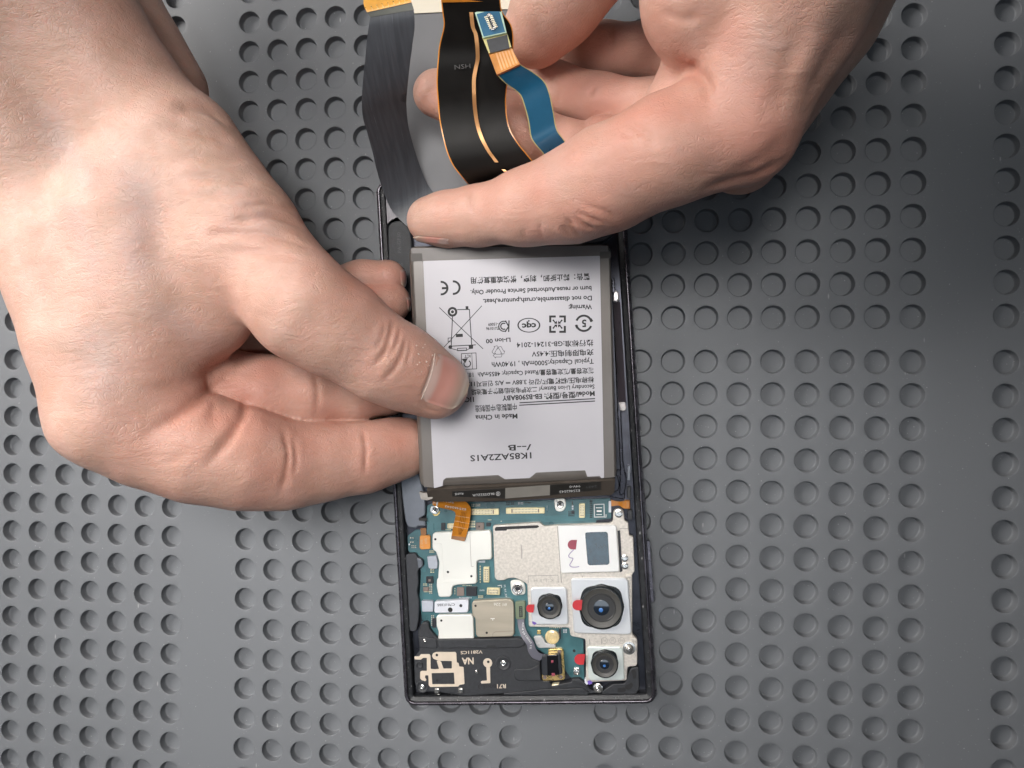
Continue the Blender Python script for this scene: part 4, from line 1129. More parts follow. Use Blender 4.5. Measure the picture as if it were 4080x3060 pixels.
# proximity / laser focus module with its grey flex
lm = prism('laser_focus_module', P4, [(1108, 1200), (1200, 1196), (1214, 1206), (1226, 1400), (1215, 1415), (1075, 1418), (1062, 1405), (1062, 1365), (1105, 1330)], 4.6, 5.6, M_GOLD, phone, 0.5, 0.15)
prism('module_cover', P4, [(1062, 1245), (1185, 1228), (1196, 1240), (1206, 1370), (1190, 1380), (1068, 1385), (1060, 1370)], 5.5, 6.6, M_CHIP, lm, 0.4, 0.3)
prism('module_window', P4, [(1098, 1240), (1172, 1238), (1182, 1380), (1102, 1386)], 6.5, 7.0, M_BLK, lm, 0.3, 0.2)
for c, w in (((1136, 1284), 8), ((1143, 1376), 11)): box(P4, c[0] - w, c[1] - w, c[0] + w, c[1] + w, 7.0, .03, M_RED2, 'sensor_eye', lm, .1, 0)
for c in ((1186, 1216), (1084, 1394), (1196, 1392)): p = at(*P4(*c), 5.6); lathe('rivet', p, [(.62, 5.6), (.6, 5.75), (.45, 5.82), (0, 5.75)], M_CHIPB, lm, 16)
mc = prism('microphone_can', P4, [(1128, 1452), (1140, 1444), (1190, 1442), (1206, 1452), (1208, 1485), (1196, 1490), (1132, 1488)], 4.6, 6.2, M_PALEGOLD, phone, 0.4, 0.25)
gf = strip('module_flex', P4, [(892, 985), (898, 1040), (920, 1110), (958, 1170), (968, 1215), (1000, 1262), (1050, 1280)], [(942, 985), (944, 1035), (962, 1085), (1005, 1150), (1022, 1195), (1045, 1225), (1085, 1235)], [5.6, 5.9, 6.4, 6.9, 6.9, 6.6, 6.2], M_GREYFLEX, phone, 0.12)
text('R0.4', Z4, (100, 435), (98, 530), 24, lambda x, y: at(x, y, 6.35), M_WINK, gf, 0.0)
text('S908U RS', Z4, (232, 700), (118, 545), 24, lambda x, y: at(x, y, 6.95), M_WINK, gf, 0.0)
text('SI', Z4, (222, 785), (228, 735), 24, lambda x, y: at(x, y, 7.0), M_WINK, gf, 0.0)
gp = prism('flex_plug', P4, [(876, 872), (940, 866), (948, 876), (948, 985), (936, 992), (888, 992), (880, 980)], 4.6, 5.9, M_GREEN, board, 0.5, 0.25)
prism('plug_label', P4, [(904, 900), (928, 900), (930, 976), (906, 978)], 5.85, 5.92, M_CHIP, gp, 0.1, 0)
text('08R03', Z4, (95, 350), (95, 228), 24, lambda x, y: at(x, y, 5.93), M_GREEN, gp, 0.0)
p = at(*P4(1304, 1352), 4.6); cxb = box(P4, 1284, 1330, 1326, 1378, 4.6, .5, M_STEEL, 'coax_socket', board, .3, .1)
lathe('coax_ring', p, [(.95, 5.1), (.9, 5.6), (.65, 5.65), (.5, 5.2), (0, 5.25)], M_STEEL, cxb, 24)
p = at(*P4(1288, 1210), 4.6); lathe('test_hole', p, [(.45, 4.62), (.4, 4.64), (0, 4.62)], M_INK, board, 16)

# --- black plastic antenna bracket at the lower end
pa = prism('antenna_bracket', P4, [(228, 1012), (272, 1010), (282, 1060), (330, 1120), (342, 1128), (905, 1120), (950, 1132), (965, 1180), (985, 1240), (1000, 1270), (1052, 1285), (1062, 1420), (1120, 1424), (1128, 1455), (1270, 1425), (1265, 1410), (1330, 1405), (1365, 1440), (1400, 1470), (1470, 1500), (1390, 1512), (800, 1508), (540, 1528), (340, 1500), (200, 1490), (178, 1440), (172, 1260), (212, 1210), (200, 1080)], 4.0, 6.3, M_PLAST, phone, 0.7, 0.3)
prism('bracket_plate', P4, [(338, 1132), (900, 1124), (945, 1136), (945, 1170), (905, 1192), (340, 1195)], 6.2, 6.7, M_PLAST, pa, 0.5, 0.25)
prism('bracket_recess', P4, [(680, 1172), (744, 1170), (744, 1184), (682, 1186)], 6.6, 6.72, M_INK, pa, 0.1, 0)
prism('bracket_pad', P4, [(870, 1345), (890, 1336), (985, 1336), (1048, 1300), (1060, 1420), (900, 1424), (872, 1405)], 6.2, 6.8, M_PLAST, pa, 0.8, 0.3)
prism('bracket_foot', P4, [(202, 1110), (330, 1125), (335, 1195), (215, 1192)], 6.2, 6.6, M_PLAST, pa, 0.5, 0.25)
prism('bracket_wall', P4, [(1010, 1488), (1060, 1478), (1350, 1470), (1392, 1498), (1385, 1520), (800, 1520), (800, 1505)], 6.2, 6.9, M_PLAST, pa, 0.4, 0.25)
# printed antenna (beige), built from its strokes
def stroke(pts, w, z=6.3):
    polys = line_poly(pts, w); V = []
    for q in polys: prism('antenna_print', P4, q, z - 0.05, z + 0.06, M_BEIGE, pa, 0.0, 0.02)
def zq(x, y): return ((Z3(x, y)[0] - 1550) / .5726, (Z3(x, y)[1] - 1900) / .5726)
def band(pts, r=0.25, dz=0.0): prism('antenna_print', Z3, pts, 6.25, 6.36 + dz, M_BEIGE, pa, r, 0.03)
band([(335, 880), (400, 880), (420, 850), (535, 850), (548, 870), (550, 1045), (600, 1050), (660, 1045), (630, 940), (660, 930), (690, 955), (720, 1042), (830, 1040), (830, 942), (680, 940), (630, 930), (585, 910), (568, 875), (580, 840), (620, 822), (875, 822), (890, 840), (895, 960), (920, 968), (928, 1015), (985, 1020), (998, 1245), (930, 1258), (915, 1280), (545, 1285), (525, 1265), (520, 1130), (480, 1130), (475, 1160), (495, 1190), (480, 1210), (430, 1195), (410, 1170), (412, 1085), (430, 1072), (500, 1072), (500, 900), (450, 900), (420, 925), (340, 920)], 0.2)
prism('antenna_window', Z3, [(562, 1102), (858, 1095), (868, 1245), (572, 1248)], 6.3, 6.385, M_PLAST, pa, 0.15, 0.0)
prism('antenna_window', Z3, [(558, 905), (590, 930), (630, 945), (660, 1042), (562, 1045)], 6.3, 6.387, M_PLAST, pa, 0.1, 0.0)
prism('antenna_window', Z3, [(688, 945), (828, 945), (828, 1040), (722, 1040)], 6.3, 6.389, M_PLAST, pa, 0.1, 0.0)
band([(1285, 1015), (1335, 1015), (1340, 1235), (1220, 1240), (1212, 1215), (1230, 1205), (1295, 1200)], 0.25)
p = at(*Z3(1305, 965), 6.3); lathe('antenna_pad', p, [(1.42, 6.2), (1.42, 6.36), (1.3, 6.4), (.4, 6.4), (.35, 6.34), (0, 6.34)], M_BEIGE, pa, 28)
for c in ((632, 862), (1312, 952), (635, 1198)): p = at(*Z3(*c), 6.41); lathe('pin_hole', p, [(.42, 6.42), (.38, 6.425), (0, 6.42)], M_INK, pa, 16)
for c, r in (((1512, 970), 1.9), ((440, 1280), 1.6), ((478, 665), 1.0), ((405, 990), .9)):
    p = at(*Z3(*c), 6.3)
    lathe('screw_well', p, [(r * 1.25, 6.3), (r * 1.2, 6.55), (r * 1.0, 6.6), (r * .75, 6.4), (r * .6, 6.35), (0, 6.34)], M_PLAST, pa, 28)
    if c != (405, 990): lathe('screw', p, [(r * .5, 6.3), (r * .48, 6.75), (r * .3, 6.85), (0, 6.7)], M_STEEL, pa, 18)
p = at(*Z3(1165, 1075), 6.3); lathe('pin', p, [(.6, 6.3), (.55, 6.8), (.3, 7.0), (0, 7.0)], M_STEEL, pa, 16)
text('V2811CS', Z3, (1235, 800), (945, 812), 42, lambda x, y: at(x, y, 6.3), M_BEIGE, pa, 0.02)
text('NA', Z3, (1118, 898), (962, 902), 88, lambda x, y: at(x, y, 6.3), M_BEIGE, pa, 0.03)
text('R71', Z3, (1545, 1246), (1428, 1248), 56, lambda x, y: at(x, y, 6.3), M_BEIGE, pa, 0.02)
text('B0#5-3', Z3, (1415, 1250), (1175, 1256), 50, lambda x, y: at(x, y, 6.3), M_INK, pa, 0.01)
for x in (630, 945):
    o = prism('spring_contact', Z3, [(x - 38, 1330), (x - 25, 1305), (x + 25, 1302), (x + 38, 1328), (x + 30, 1375), (x - 30, 1380)], 4.0, 7.0, M_STEEL, pa, 0.4, 0.35)
    prism('spring_foot', Z3, [(x - 45, 1384), (x + 40, 1380), (x + 45, 1405), (x - 55, 1412)], 4.0, 5.5, M_STEEL, o, 0.2, 0.1)
# dark side module, left wall, and cut-outs in the lower right corner
prism('side_module', P4, [(112, 548), (130, 535), (180, 530), (200, 560), (235, 580), (238, 620), (200, 650), (205, 740), (195, 800), (210, 870), (205, 1000), (190, 1075), (150, 1078), (135, 1060)], 3.6, 6.2, mat('charcoal_plastic', (0.035, 0.038, 0.046), 0.5, noise=0.15, nscale=900, bump=0.3, bscale=5000), phone, 0.7, 0.3)
prism('grey_blister', P4, [(190, 560), (225, 575), (235, 600), (230, 630), (200, 640)], 6.0, 6.6, M_GPLATE, phone, 0.8, 0.3)
prism('corner_plate', P4, [(1470, 1500), (1560, 1440), (1640, 1440), (1680, 1330), (1740, 1320), (1745, 1480), (1700, 1530), (1480, 1535)], 3.6, 6.0, M_PLAST, phone, 0.9, 0.3)
for pts in ([(1685, 1345), (1705, 1335), (1722, 1360), (1718, 1400), (1700, 1408)], [(1640, 1455), (1690, 1430), (1700, 1450), (1680, 1480), (1645, 1478)], [(1590, 1470), (1640, 1465), (1650, 1485), (1635, 1500), (1592, 1500)]):
    prism('cut_out', P4, pts, 5.9, 6.04, M_INK, phone, 0.4, 0)
p = at(*Z4(1105, 1300), 6.3); lathe('screw', p, [(1.5, 6.0), (1.45, 6.4), (1.1, 6.5), (.8, 6.3), (.7, 6.9), (.4, 7.1), (0, 7.0)], M_STEEL, phone, 22)
prism('white_corner_pad', Z4, [(925, 1178), (965, 1175), (972, 1255), (928, 1260)], 4.6, 6.0, M_WPAD, phone, 0.3, 0.1)
flatpoly('marker_dab', Z4, [[(965, 1205), (1000, 1195), (1030, 1220), (1020, 1245), (985, 1255), (968, 1240)]], lambda x, y: at(x, y, 6.5), M_VIOLET, phone, 0.02)
# ================================================================== battery, half lifted out of its bay
ZTL, ZTR, ZBL = 28.0, 23.0, 21.0
b_tl = at(*B3(178, 112), ZTL); b_tr = at(*B3(1350, 100), ZTR); b_bl = at(*B3(243, 1512), ZBL)
BN = np.cross(b_tr - b_tl, b_bl - b_tl); BN /= np.linalg.norm(BN)
if BN[2] < 0: BN = -BN
def bp(x, y, off=0.0): return on_plane(x, y, b_tl + BN * off, BN)
b_br = bp(*B3(1388, 1464))
bx_ = (b_tr - b_tl); bx_ /= np.linalg.norm(bx_); by_ = np.cross(BN, bx_)
def b2(p): q = p - b_tl; return np.array([q @ bx_, q @ by_])
def b3(p2, off): return b_tl + np.outer(p2[:, 0], bx_) + np.outer(p2[:, 1], by_) + BN * (off if np.ndim(off) else off)
print('battery size', np.linalg.norm(b_tr - b_tl), np.linalg.norm(b_bl - b_tl), b_br)
batt = empty('battery', np.mean([b_tl, b_tr, b_bl, b_br], 0) - BN * 5.2, 'silver-labelled flat battery gripped between thumb and fingers, over the phone', 'battery')
BO = fillet(ccw([b2(b_tl), b2(b_tr), b2(b_br), b2(b_bl)]), 2.6, 6)
M_POUCH = mat('pouch_foil', (0.135, 0.120, 0.108), 0.34, 0.15, noise=0.10, nscale=120, bump=0.10, bscale=300, coat=0.35)
M_LABEL = mat('silver_white_label', (0.475, 0.465, 0.50), 0.44, 0.10, noise=0.035, nscale=50, bump=0.05, bscale=180)
M_TAPE2 = mat('smoky_tape', (0.125, 0.113, 0.108), 0.40, 0.05, noise=0.10, nscale=150, coat=0.1)
M_STRIP = mat('black_tape_strip', (0.030, 0.028, 0.026), 0.34, noise=0.2, nscale=200, coat=0.2)
body_prof = [(2.2, -5.3), (0.9, -5.0), (0.15, -4.0), (0.0, -2.8), (0.12, -1.6), (0.55, -0.7), (1.2, -0.22), (2.0, -0.04), (2.6, 0.0)]
loft('pouch', [b3(inset(BO, o), z) for o, z in body_prof], M_POUCH, batt, (True, True), False)
batt.children[-1].data.polygons.foreach_set('use_smooth', [len(p.vertices) == 4 for p in batt.children[-1].data.polygons])
def bflat(name, fr, pts, off, m, parent=batt, r=0.0, th=0.04):
    p = ccw([b2(bp(*fr(x, y), off)) for x, y in pts])
    if r: p = fillet(p, r, 3)
    return loft(name, [b3(p, off - th), b3(p, off)], m, parent, (False, True))
# white label with its notched lower edge
lab = bflat('label', B3, [(268, 202), (1284, 172), (1309, 1448), (1292, 1452), (1285, 1438), (1212, 1442), (1200, 1405), (918, 1418), (880, 1450), (738, 1456), (700, 1432), (400, 1448), (384, 1462), (380, 1495), (330, 1508)], 0.06, M_LABEL, r=0.25)
# smoky clear tape over the top end and side strips
bflat('end_tape', B3, [(200, 128), (1330, 114), (1338, 168), (268, 201), (205, 203)], 0.045, M_TAPE2, r=0.3)
bflat('corner_tape', B3, [(196, 158), (262, 157), (264, 202), (200, 204)], 0.075, mat('smoky_tape_double', (0.070, 0.062, 0.056), 0.5), r=0.1)
bflat('corner_tape', B3, [(1284, 148), (1346, 146), (1348, 186), (1285, 188)], 0.075, MATS['smoky_tape_double'], r=0.1)
for a, b in (([(212, 205), (266, 203), (328, 1505), (272, 1500)], 0), ([(1288, 174), (1336, 172), (1368, 1445), (1312, 1448)], 1)):
    bflat('side_tape', B3, a, 0.03, mat('grey_side_tape', (0.158, 0.142, 0.130), 0.32, 0.10, noise=0.08, nscale=90, coat=0.35), r=0.2)

# printed text
def bt(s, p0, p1, h, bold=0.014): text(s, B3, p0, p1, h * (1.14 if h < 30 else 1.0), lambda x, y: bp(x, y, 0.06), M_INK, lab, bold + 0.014, 0.02)
bt('警告：禁止拆卸，刺穿，燃烧或重复使用', (1226, 276), (542, 300), 26, 0.010)
bt('burn or reuse.Authorized Service Prouder Only.', (1236, 346), (540, 370), 24)
bt('Do not disassemble,crush,punture,heat.', (1238, 402), (612, 422), 24)
bt('Warning:', (1238, 452), (1104, 458), 24)
bt('执行标准:GB-31241-2014', (1246, 658), (806, 672), 25, 0.006)
bt('充电限制电压:4.45V', (1248, 712), (892, 724), 25, 0.006)
bt('Typical Capacity:5000mAh , 19.40Wh', (1248, 765), (662, 784), 25, 0.008)
bt('额定容量/額定電容量/Rated Capacity: 4855mAh  18.83Wh', (1248, 818), (440, 848), 23, 0.008)
bt('标称电压/標稱電壓/강라 3.88V ⎓ A/S 인르지115', (1250, 870), (520, 898), 23, 0.008)
bt('Secondary Li-ion Battery/ 二次锂电池组/鋰離子電池組', (1253, 912), (545, 944), 22, 0.008)
bt('Model/型号/型號: EB-BS908ABY', (1254, 950), (722, 978), 25, 0.018)
bt('1ICP', (560, 984), (485, 988), 25)
bt('中國製造/中国制造', (806, 1024), (566, 1036), 27, 0.004)
bt('Made in China', (810, 1080), (568, 1090), 25)
bt('1K85AZ2A1S', (890, 1302), (538, 1320), 36, 0.004)
bt('/--B', (890, 1256), (755, 1260), 34, 0.004)
bt('Li-ion 00', (770, 643), (628, 652), 22)
bt('ZU10196', (708, 580), (630, 583), 15)
bt('-15009', (700, 556), (642, 559), 15)
bpl = lambda x, y: bp(x, y, 0.06)
def mark(polys, nm='printed_mark', m=M_INK, lift=0.02): return flatpoly(nm, B3, polys, bpl, m, lab, lift)
mark(line_poly([(824, 1017), (1255, 993)], 6) + line_poly([(822, 1031), (1255, 1007)], 6), 'printed_rule')
# CE
mark(ring_polys((442, 355), 30, 42, -95, 95, 18), 'ce_mark'); mark(ring_polys((372, 358), 30, 42, -95, 95, 18) + [[(376, 352), (412, 351), (412, 364), (376, 365)]], 'ce_mark')
# recycling ring with 5
mark(ring_polys((1192, 560), 38, 50, 20, 170, 16) + ring_polys((1192, 560), 38, 50, 200, 350, 16) + [[(1225, 548), (1247, 548), (1236, 530)], [(1140, 572), (1160, 572), (1150, 592)]], 'recycling_mark')
bt('5', (1206, 540), (1180, 541), 42, 0.02)
# four-arrow battery recycling square
cx, cy = 1041, 565
sq = []
for sx in (-1, 1):
    for sy in (-1, 1):
        sq += [[(cx + sx * 10, cy + sy * 38), (cx + sx * 48, cy + sy * 38), (cx + sx * 48, cy + sy * 50), (cx + sx * 10, cy + sy * 50)], [(cx + sx * 36, cy + sy * 10), (cx + sx * 48, cy + sy * 10), (cx + sx * 48, cy + sy * 38), (cx + sx * 36, cy + sy * 38)],
               [(cx + sx * 6, cy + sy * 5), (cx + sx * 10, cy + sy * 1), (cx + sx * 30, cy + sy * 22), (cx + sx * 24, cy + sy * 28)], [(cx + sx * 2, cy + sy * 2), (cx + sx * 20, cy + sy * 4), (cx + sx * 4, cy + sy * 20)]]
mark(sq, 'recycling_mark')
# certification oval
mark(ring_polys((876, 571), 58, 66, sy=0.64, n=40), 'certification_oval'); bt('cqc', (918, 560), (836, 563), 34, 0.03); mark(ring_polys((876, 546), 0.5, 5, n=10), 'printed_dot')
# KC mark
mark(line_poly([(762, 545), (760, 608)], 7) + line_poly([(760, 578), (742, 546)], 7) + line_poly([(760, 578), (740, 608)], 7) + ring_polys((732, 577), 14, 21, 60, 300, 14) + ring_polys((732, 577), 26, 32, 60, 300, 14), 'certification_mark')
# triangle of recycling arrows (three folded bands, drawn in outline)
for k in range(3):
    a = math.radians(90 + 120 * k); c0 = (699 + 22 * math.cos(a), 724 + 22 * math.sin(a)); t = np.array([-math.sin(a), math.cos(a)]); n = np.array([math.cos(a), math.sin(a)])
    q = [tuple(np.array(c0) + t * u + n * v) for u, v in ((-24, -8), (14, -8), (14, -14), (28, 0), (14, 14), (14, 8), (-18, 8), (-24, -8))]
    mark(line_poly(q, 2.6), 'recycling_mark')
# crossed-out bin
mark(line_poly([(362, 470), (612, 706)], 4) + line_poly([(605, 460), (375, 712)], 4), 'crossed_bin')
mark(ring_polys((437, 494), 15, 28, n=24) + ring_polys((437, 494), 0.5, 9, n=14), 'crossed_bin')
mark(line_poly([(465, 482), (534, 480)], 5) + line_poly([(534, 480), (548, 690)], 5) + line_poly([(437, 520), (430, 690)], 5) + line_poly([(420, 692), (570, 684)], 5) + line_poly([(430, 705), (470, 716), (520, 714), (548, 696)], 4) + [[(512, 462), (528, 461), (529, 480), (513, 481)], [(456, 622), (496, 620), (497, 638), (457, 640)], [(530, 688), (556, 686), (555, 706), (532, 708)]] + line_poly([(466, 704), (518, 702), (518, 716), (466, 718), (466, 704)], 4) + line_poly([(412, 645), (430, 644), (430, 666), (412, 667), (412, 645)], 4) + ring_polys((424, 697), 0.5, 11, n=12), 'crossed_bin')
# ICT mark
mark(line_poly([(488, 735), (572, 730), (576, 822), (490, 826), (488, 735)], 4) + line_poly([(548, 732), (552, 823)], 3) + ring_polys((522, 792), 16, 22, -60, 200, 16) + [[(490, 765), (526, 760), (510, 790)]], 'certification_mark'); bt('ICT', (540, 740), (505, 742), 15)
# worn creases on the label
mark(line_poly(smooth_poly([(640, 730), (655, 770), (650, 810)], 4).tolist(), 2), 'label_crease', mat('label_crease', (0.5, 0.5, 0.53), 0.4)); mark(line_poly([(905, 1270), (948, 1308)], 2), 'label_crease', MATS['label_crease'])

# lower ledge with the protection board under tape
la = bp(*Z1(600, 190), -0.35); lb = bp(*Z2(1372, 55), -0.35); lc = bp(*Z1(1600, 320), -3.0)
LN = np.cross(lb - la, lc - la); LN /= np.linalg.norm(LN)
if LN[2] < 0: LN = -LN
def lp(x, y, off=0.0): return on_plane(x, y, la + LN * off, LN)
def lsheet(name, pts, off, m, parent, th=0.05):
    q = np.array([lp(*f(x, y), off) for f, x, y in pts]); a = (q[:, 0] * np.roll(q[:, 1], -1) - np.roll(q[:, 0], -1) * q[:, 1]).sum()
    if a < 0: q = q[::-1]
    return loft(name, [q - LN * th, q], m, parent, (False, True))
ledge = lsheet('terminal_ledge', [(Z1, 520, 200), (Z1, 600, 178), (Z2, 1385, 45), (Z2, 1375, 215), (Z2, 1330, 250), (Z1, 1500, 335), (Z1, 640, 345), (Z1, 540, 322)], 0.0, mat('smoky_ledge', (0.075, 0.062, 0.052), 0.22, noise=0.2, nscale=120, coat=0.6), batt, 1.8)
lsheet('tape_strip', [(Z1, 872, 200), (Z1, 1602, 158), (Z1, 1600, 298), (Z1, 868, 268)], 0.06, M_STRIP, ledge)
lsheet('tape_strip', [(Z2, 490, 112), (Z2, 1190, 66), (Z2, 1190, 178), (Z2, 486, 252)], 0.06, M_STRIP, ledge)
lsheet('grey_tab', [(Z1, 1602, 156), (Z2, 490, 112), (Z2, 486, 252), (Z1, 1600, 298)], 0.08, mat('grey_tab', (0.27, 0.255, 0.23), 0.4, noise=0.1, nscale=200), ledge)
def lt(s, f, p0, p1, h): text(s, f, p0, p1, h, lambda x, y: lp(x, y, 0.06), M_WINK, ledge, 0.004, 0.03)
lt('BLDSS22UA', Z1, (1448, 216), (1148, 240), 34); lt('RoHS', Z1, (1020, 214), (905, 222), 32)
lt('E25462543', Z2, (898, 170), (620, 190), 34); lt('94V-0', Z2, (905, 112), (755, 122), 32)
text('2421', Z2, (1135, 112), (990, 128), 32, lambda x, y: lp(x, y, 0.06), M_GREYINK, ledge, 0.0, 0.03)
flatpoly('printed_ring', Z1, ring_polys((1502, 232), 24, 30, n=20) + line_poly([(1494, 215), (1494, 250)], 6) + line_poly([(1510, 215), (1510, 250)], 6) + line_poly([(1494, 232), (1510, 232)], 6), lambda x, y: lp(x, y, 0.06), M_WINK, ledge, 0.03)
# folded clear corner of the pouch, lower left
bflat('pouch_corner', Z1, [(415, 205), (470, 222), (600, 225), (600, 300), (530, 322), (440, 312)], -1.6, mat('clear_fold', (0.40, 0.37, 0.34), 0.2, noise=0.25, nscale=300, coat=0.7), r=0.3, th=1.6)

# orange connector flex of the battery
flx = strip('connector_flex', Z1, [(612, 228), (700, 262), (880, 292), (1020, 328), (1085, 368), (1125, 440), (1118, 560), (1092, 710), (1040, 890)], [(600, 385), (690, 420), (820, 448), (880, 465), (905, 485), (918, 520), (908, 570), (885, 680), (855, 855)],
            [16.5, 15.2, 13.4, 11.6, 10.2, 9.0, 8.0, 7.3, 6.9], M_ORANGE, batt, 0.14)
FG = STRIPS['connector_flex']
fz = lambda cx, cy, d=0.25: (lambda x, y: at(x, y, strip_z(FG, (x - 1550) / .2893, (y - 1900) / .2893) + d))
text('E25462543', Z1, (1060, 436), (772, 392), 28, fz(916, 414), M_WINK, flx, 0.004, 0.05); text('94V-0', Z1, (893, 338), (735, 316), 28, fz(814, 327), M_WINK, flx, 0.004, 0.05)
flatpoly('printed_bar', Z1, line_poly([(682, 266), (655, 408)], 20), fz(0, 0), M_WINK, flx, 0.03); text('HF', Z1, (655, 350), (608, 342), 22, fz(0, 0), M_WINK, flx, 0.004, 0.05)
for k in range(4):
    flatpoly('flex_trace', Z1, line_poly(smooth_poly([(1062 - k * 22, 480), (1052 - k * 22, 560), (1030 - k * 22, 690), (985 - k * 8, 790)], 4).tolist(), 6), fz(0, 0), M_DORANGE, flx, 0.06)
flatpoly('tape_edge', Z1, line_poly([(912, 532), (1115, 566)], 5) + line_poly([(895, 605), (1108, 645)], 4) + line_poly([(880, 680), (1090, 718)], 5), fz(0, 0, .3), M_TAPE, flx, 0.08)
prism('flex_stiffener', Z1, [(880, 690), (1090, 722), (1040, 890), (855, 855)], 6.5, 7.05, mat('brown_stiffener', (0.30, 0.135, 0.045), 0.32, noise=0.2, nscale=300, coat=0.3), flx, 0.1, 0.05)
# ================================================================== flat cables standing up out of the phone, and the grey film behind them
fl1 = empty('flat_cable', at(*X2(480, 1650), 7), 'matte grey scratched flat cable with a gold end, leftmost of the cables', 'flat cable')
def flex_grey():
    m = bpy.data.materials.new('grey_flex_film'); m.use_nodes = True; nt = m.node_tree; b = nt.nodes['Principled BSDF']; L = nt.links.new
    tc = nt.nodes.new('ShaderNodeTexCoord'); mp = nt.nodes.new('ShaderNodeMapping'); mp.inputs['Scale'].default_value = (9, 0.5, 1); mp.inputs['Rotation'].default_value = (0, 0, 0.03)
    n = nt.nodes.new('ShaderNodeTexNoise'); n.inputs['Scale'].default_value = 130; n.inputs['Detail'].default_value = 6
    L(tc.outputs['Object'], mp.inputs['Vector']); L(mp.outputs['Vector'], n.inputs['Vector'])
    r = nt.nodes.new('ShaderNodeMapRange'); r.inputs['From Min'].default_value = .35; r.inputs['From Max'].default_value = .75
    L(n.outputs['Fac'], r.inputs['Value'])
    x = nt.nodes.new('ShaderNodeMix'); x.data_type = 'RGBA'; x.inputs['A'].default_value = (.055, .059, .068, 1); x.inputs['B'].default_value = (.080, .086, .099, 1)
    L(r.outputs['Result'], x.inputs['Factor'])
    # bright scratches along it
    mp2 = nt.nodes.new('ShaderNodeMapping'); mp2.inputs['Scale'].default_value = (30, 0.8, 1); L(tc.outputs['Object'], mp2.inputs['Vector'])
    n2 = nt.nodes.new('ShaderNodeTexNoise'); n2.inputs['Scale'].default_value = 90; n2.inputs['Detail'].default_value = 3; L(mp2.outputs['Vector'], n2.inputs['Vector'])
    r2 = nt.nodes.new('ShaderNodeMapRange'); r2.inputs['From Min'].default_value = .68; r2.inputs['From Max'].default_value = .74; r2.inputs['To Max'].default_value = .5; L(n2.outputs['Fac'], r2.inputs['Value'])
    x2 = nt.nodes.new('ShaderNodeMix'); x2.data_type = 'RGBA'; L(x.outputs['Result'], x2.inputs['A']); x2.inputs['B'].default_value = (.24, .25, .28, 1); L(r2.outputs['Result'], x2.inputs['Factor'])
    L(x2.outputs['Result'], b.inputs['Base Color']); b.inputs['Roughness'].default_value = .33
    bpn = nt.nodes.new('ShaderNodeBump'); bpn.inputs['Strength'].default_value = .15; bpn.inputs['Distance'].default_value = .0002; L(n.outputs['Fac'], bpn.inputs['Height']); L(bpn.outputs['Normal'], b.inputs['Normal'])
    return m
GL = [(232, 120), (210, 260), (195, 420), (175, 620), (170, 740), (178, 870), (212, 985), (250, 1130), (290, 1290), (340, 1440), (400, 1560), (520, 1680), (680, 1800)]
GR = [(550, 70), (556, 190), (538, 340), (518, 500), (498, 700), (497, 800), (510, 920), (545, 1060), (590, 1200), (640, 1330), (700, 1420), (800, 1540), (900, 1660)]
strip('cable_ribbon', X2, GL, GR, [46, 43, 39, 34, 27, 20, 13.5, 9, 7.5, 7.0], flex_grey(), fl1, 0.18)
strip('cable_band', X2, [(205, 88), (232, 125)], [(532, 12), (552, 72)], [46.6, 46.05], mat('grey_green_band', (.10, .105, .088), .45, noise=.1, nscale=300), fl1, 0.16)
ge = strip('gold_end', X2, [(182, -60), (182, 30), (206, 90)], [(500, -120), (520, -40), (534, 16)], [48.2, 47.5, 46.7], mat('bright_gold_film', (.85, .40, .035), .32, noise=.12, nscale=300, coat=.3), fl1, 0.16)
for k in range(9):
    s = k / 8; a = (190 + 330 * s, -10 - 75 * s + 55); b_ = (210 + 318 * s, 84 - 74 * s)
    flatpoly('gold_trace', X2, line_poly([a, b_], 4), lambda x, y: at(x, y, 47.0), M_GOLD, ge, 0.12)

film = empty('grey_film', at(*X2(680, 1400), 7), 'plain grey plastic film behind the cables with a cream band on top', 'plastic film')
strip('film_sheet', X2, [(420, 100), (400, 500), (430, 900), (500, 1200), (560, 1420), (700, 1640)], [(1280, 60), (1240, 500), (1200, 900), (1100, 1200), (1050, 1400), (1000, 1600)], [13, 12, 11, 10, 8.5, 7.5], mat('grey_film', (.185, .190, .202), .50, noise=.05, nscale=60, spec=.3), film, 0.2)
strip('cream_band', X2, [(420, -120), (425, 104)], [(1300, -160), (1285, 64)], [15.2, 13.4], mat('cream_backing', (.80, .74, .60), .45), film, 0.2)

fl2 = empty('flat_cable', at(*X2(1000, 1400), 8), 'wide black flat cable with orange edges and one copper line down its middle', 'flat cable')
BL = [(752, -60), (768, 90), (778, 190), (748, 320), (736, 420), (726, 600), (736, 760), (750, 900), (790, 1080), (832, 1190), (880, 1262), (990, 1390), (1120, 1520)]
BR = [(1176, -60), (1190, 80), (1262, 190), (1275, 330), (1262, 430), (1232, 600), (1220, 760), (1240, 920), (1300, 1040), (1430, 1200), (1480, 1255), (1580, 1350), (1680, 1450)]
ZB = [57, 54, 51, 48, 46, 43.5, 41, 39.5, 39, 37.5, 34, 23, 11]
strip('cable_core', X2, [(x - 8, y) for x, y in BL], [(x + 8, y) for x, y in BR], ZB, mat('orange_edge', (.80, .30, .03), .3, coat=.4), fl2, 0.12)
zb2 = [z + 0.12 for z in ZB]
bc = strip('cable_ribbon', X2, BL, BR, zb2, mat('black_coverlay', (.0070, .0062, .0055), .52, noise=.15, nscale=300, spec=.25), fl2, 0.1)
def along(pts, ys, zs): return np.interp(pts, ys, zs)
tc_ = [(972, 90), (985, 200), (1008, 262), (1020, 420), (1004, 510), (992, 600), (1000, 800), (1030, 960), (1088, 1090), (1160, 1192)]
BG = STRIPS['cable_ribbon']
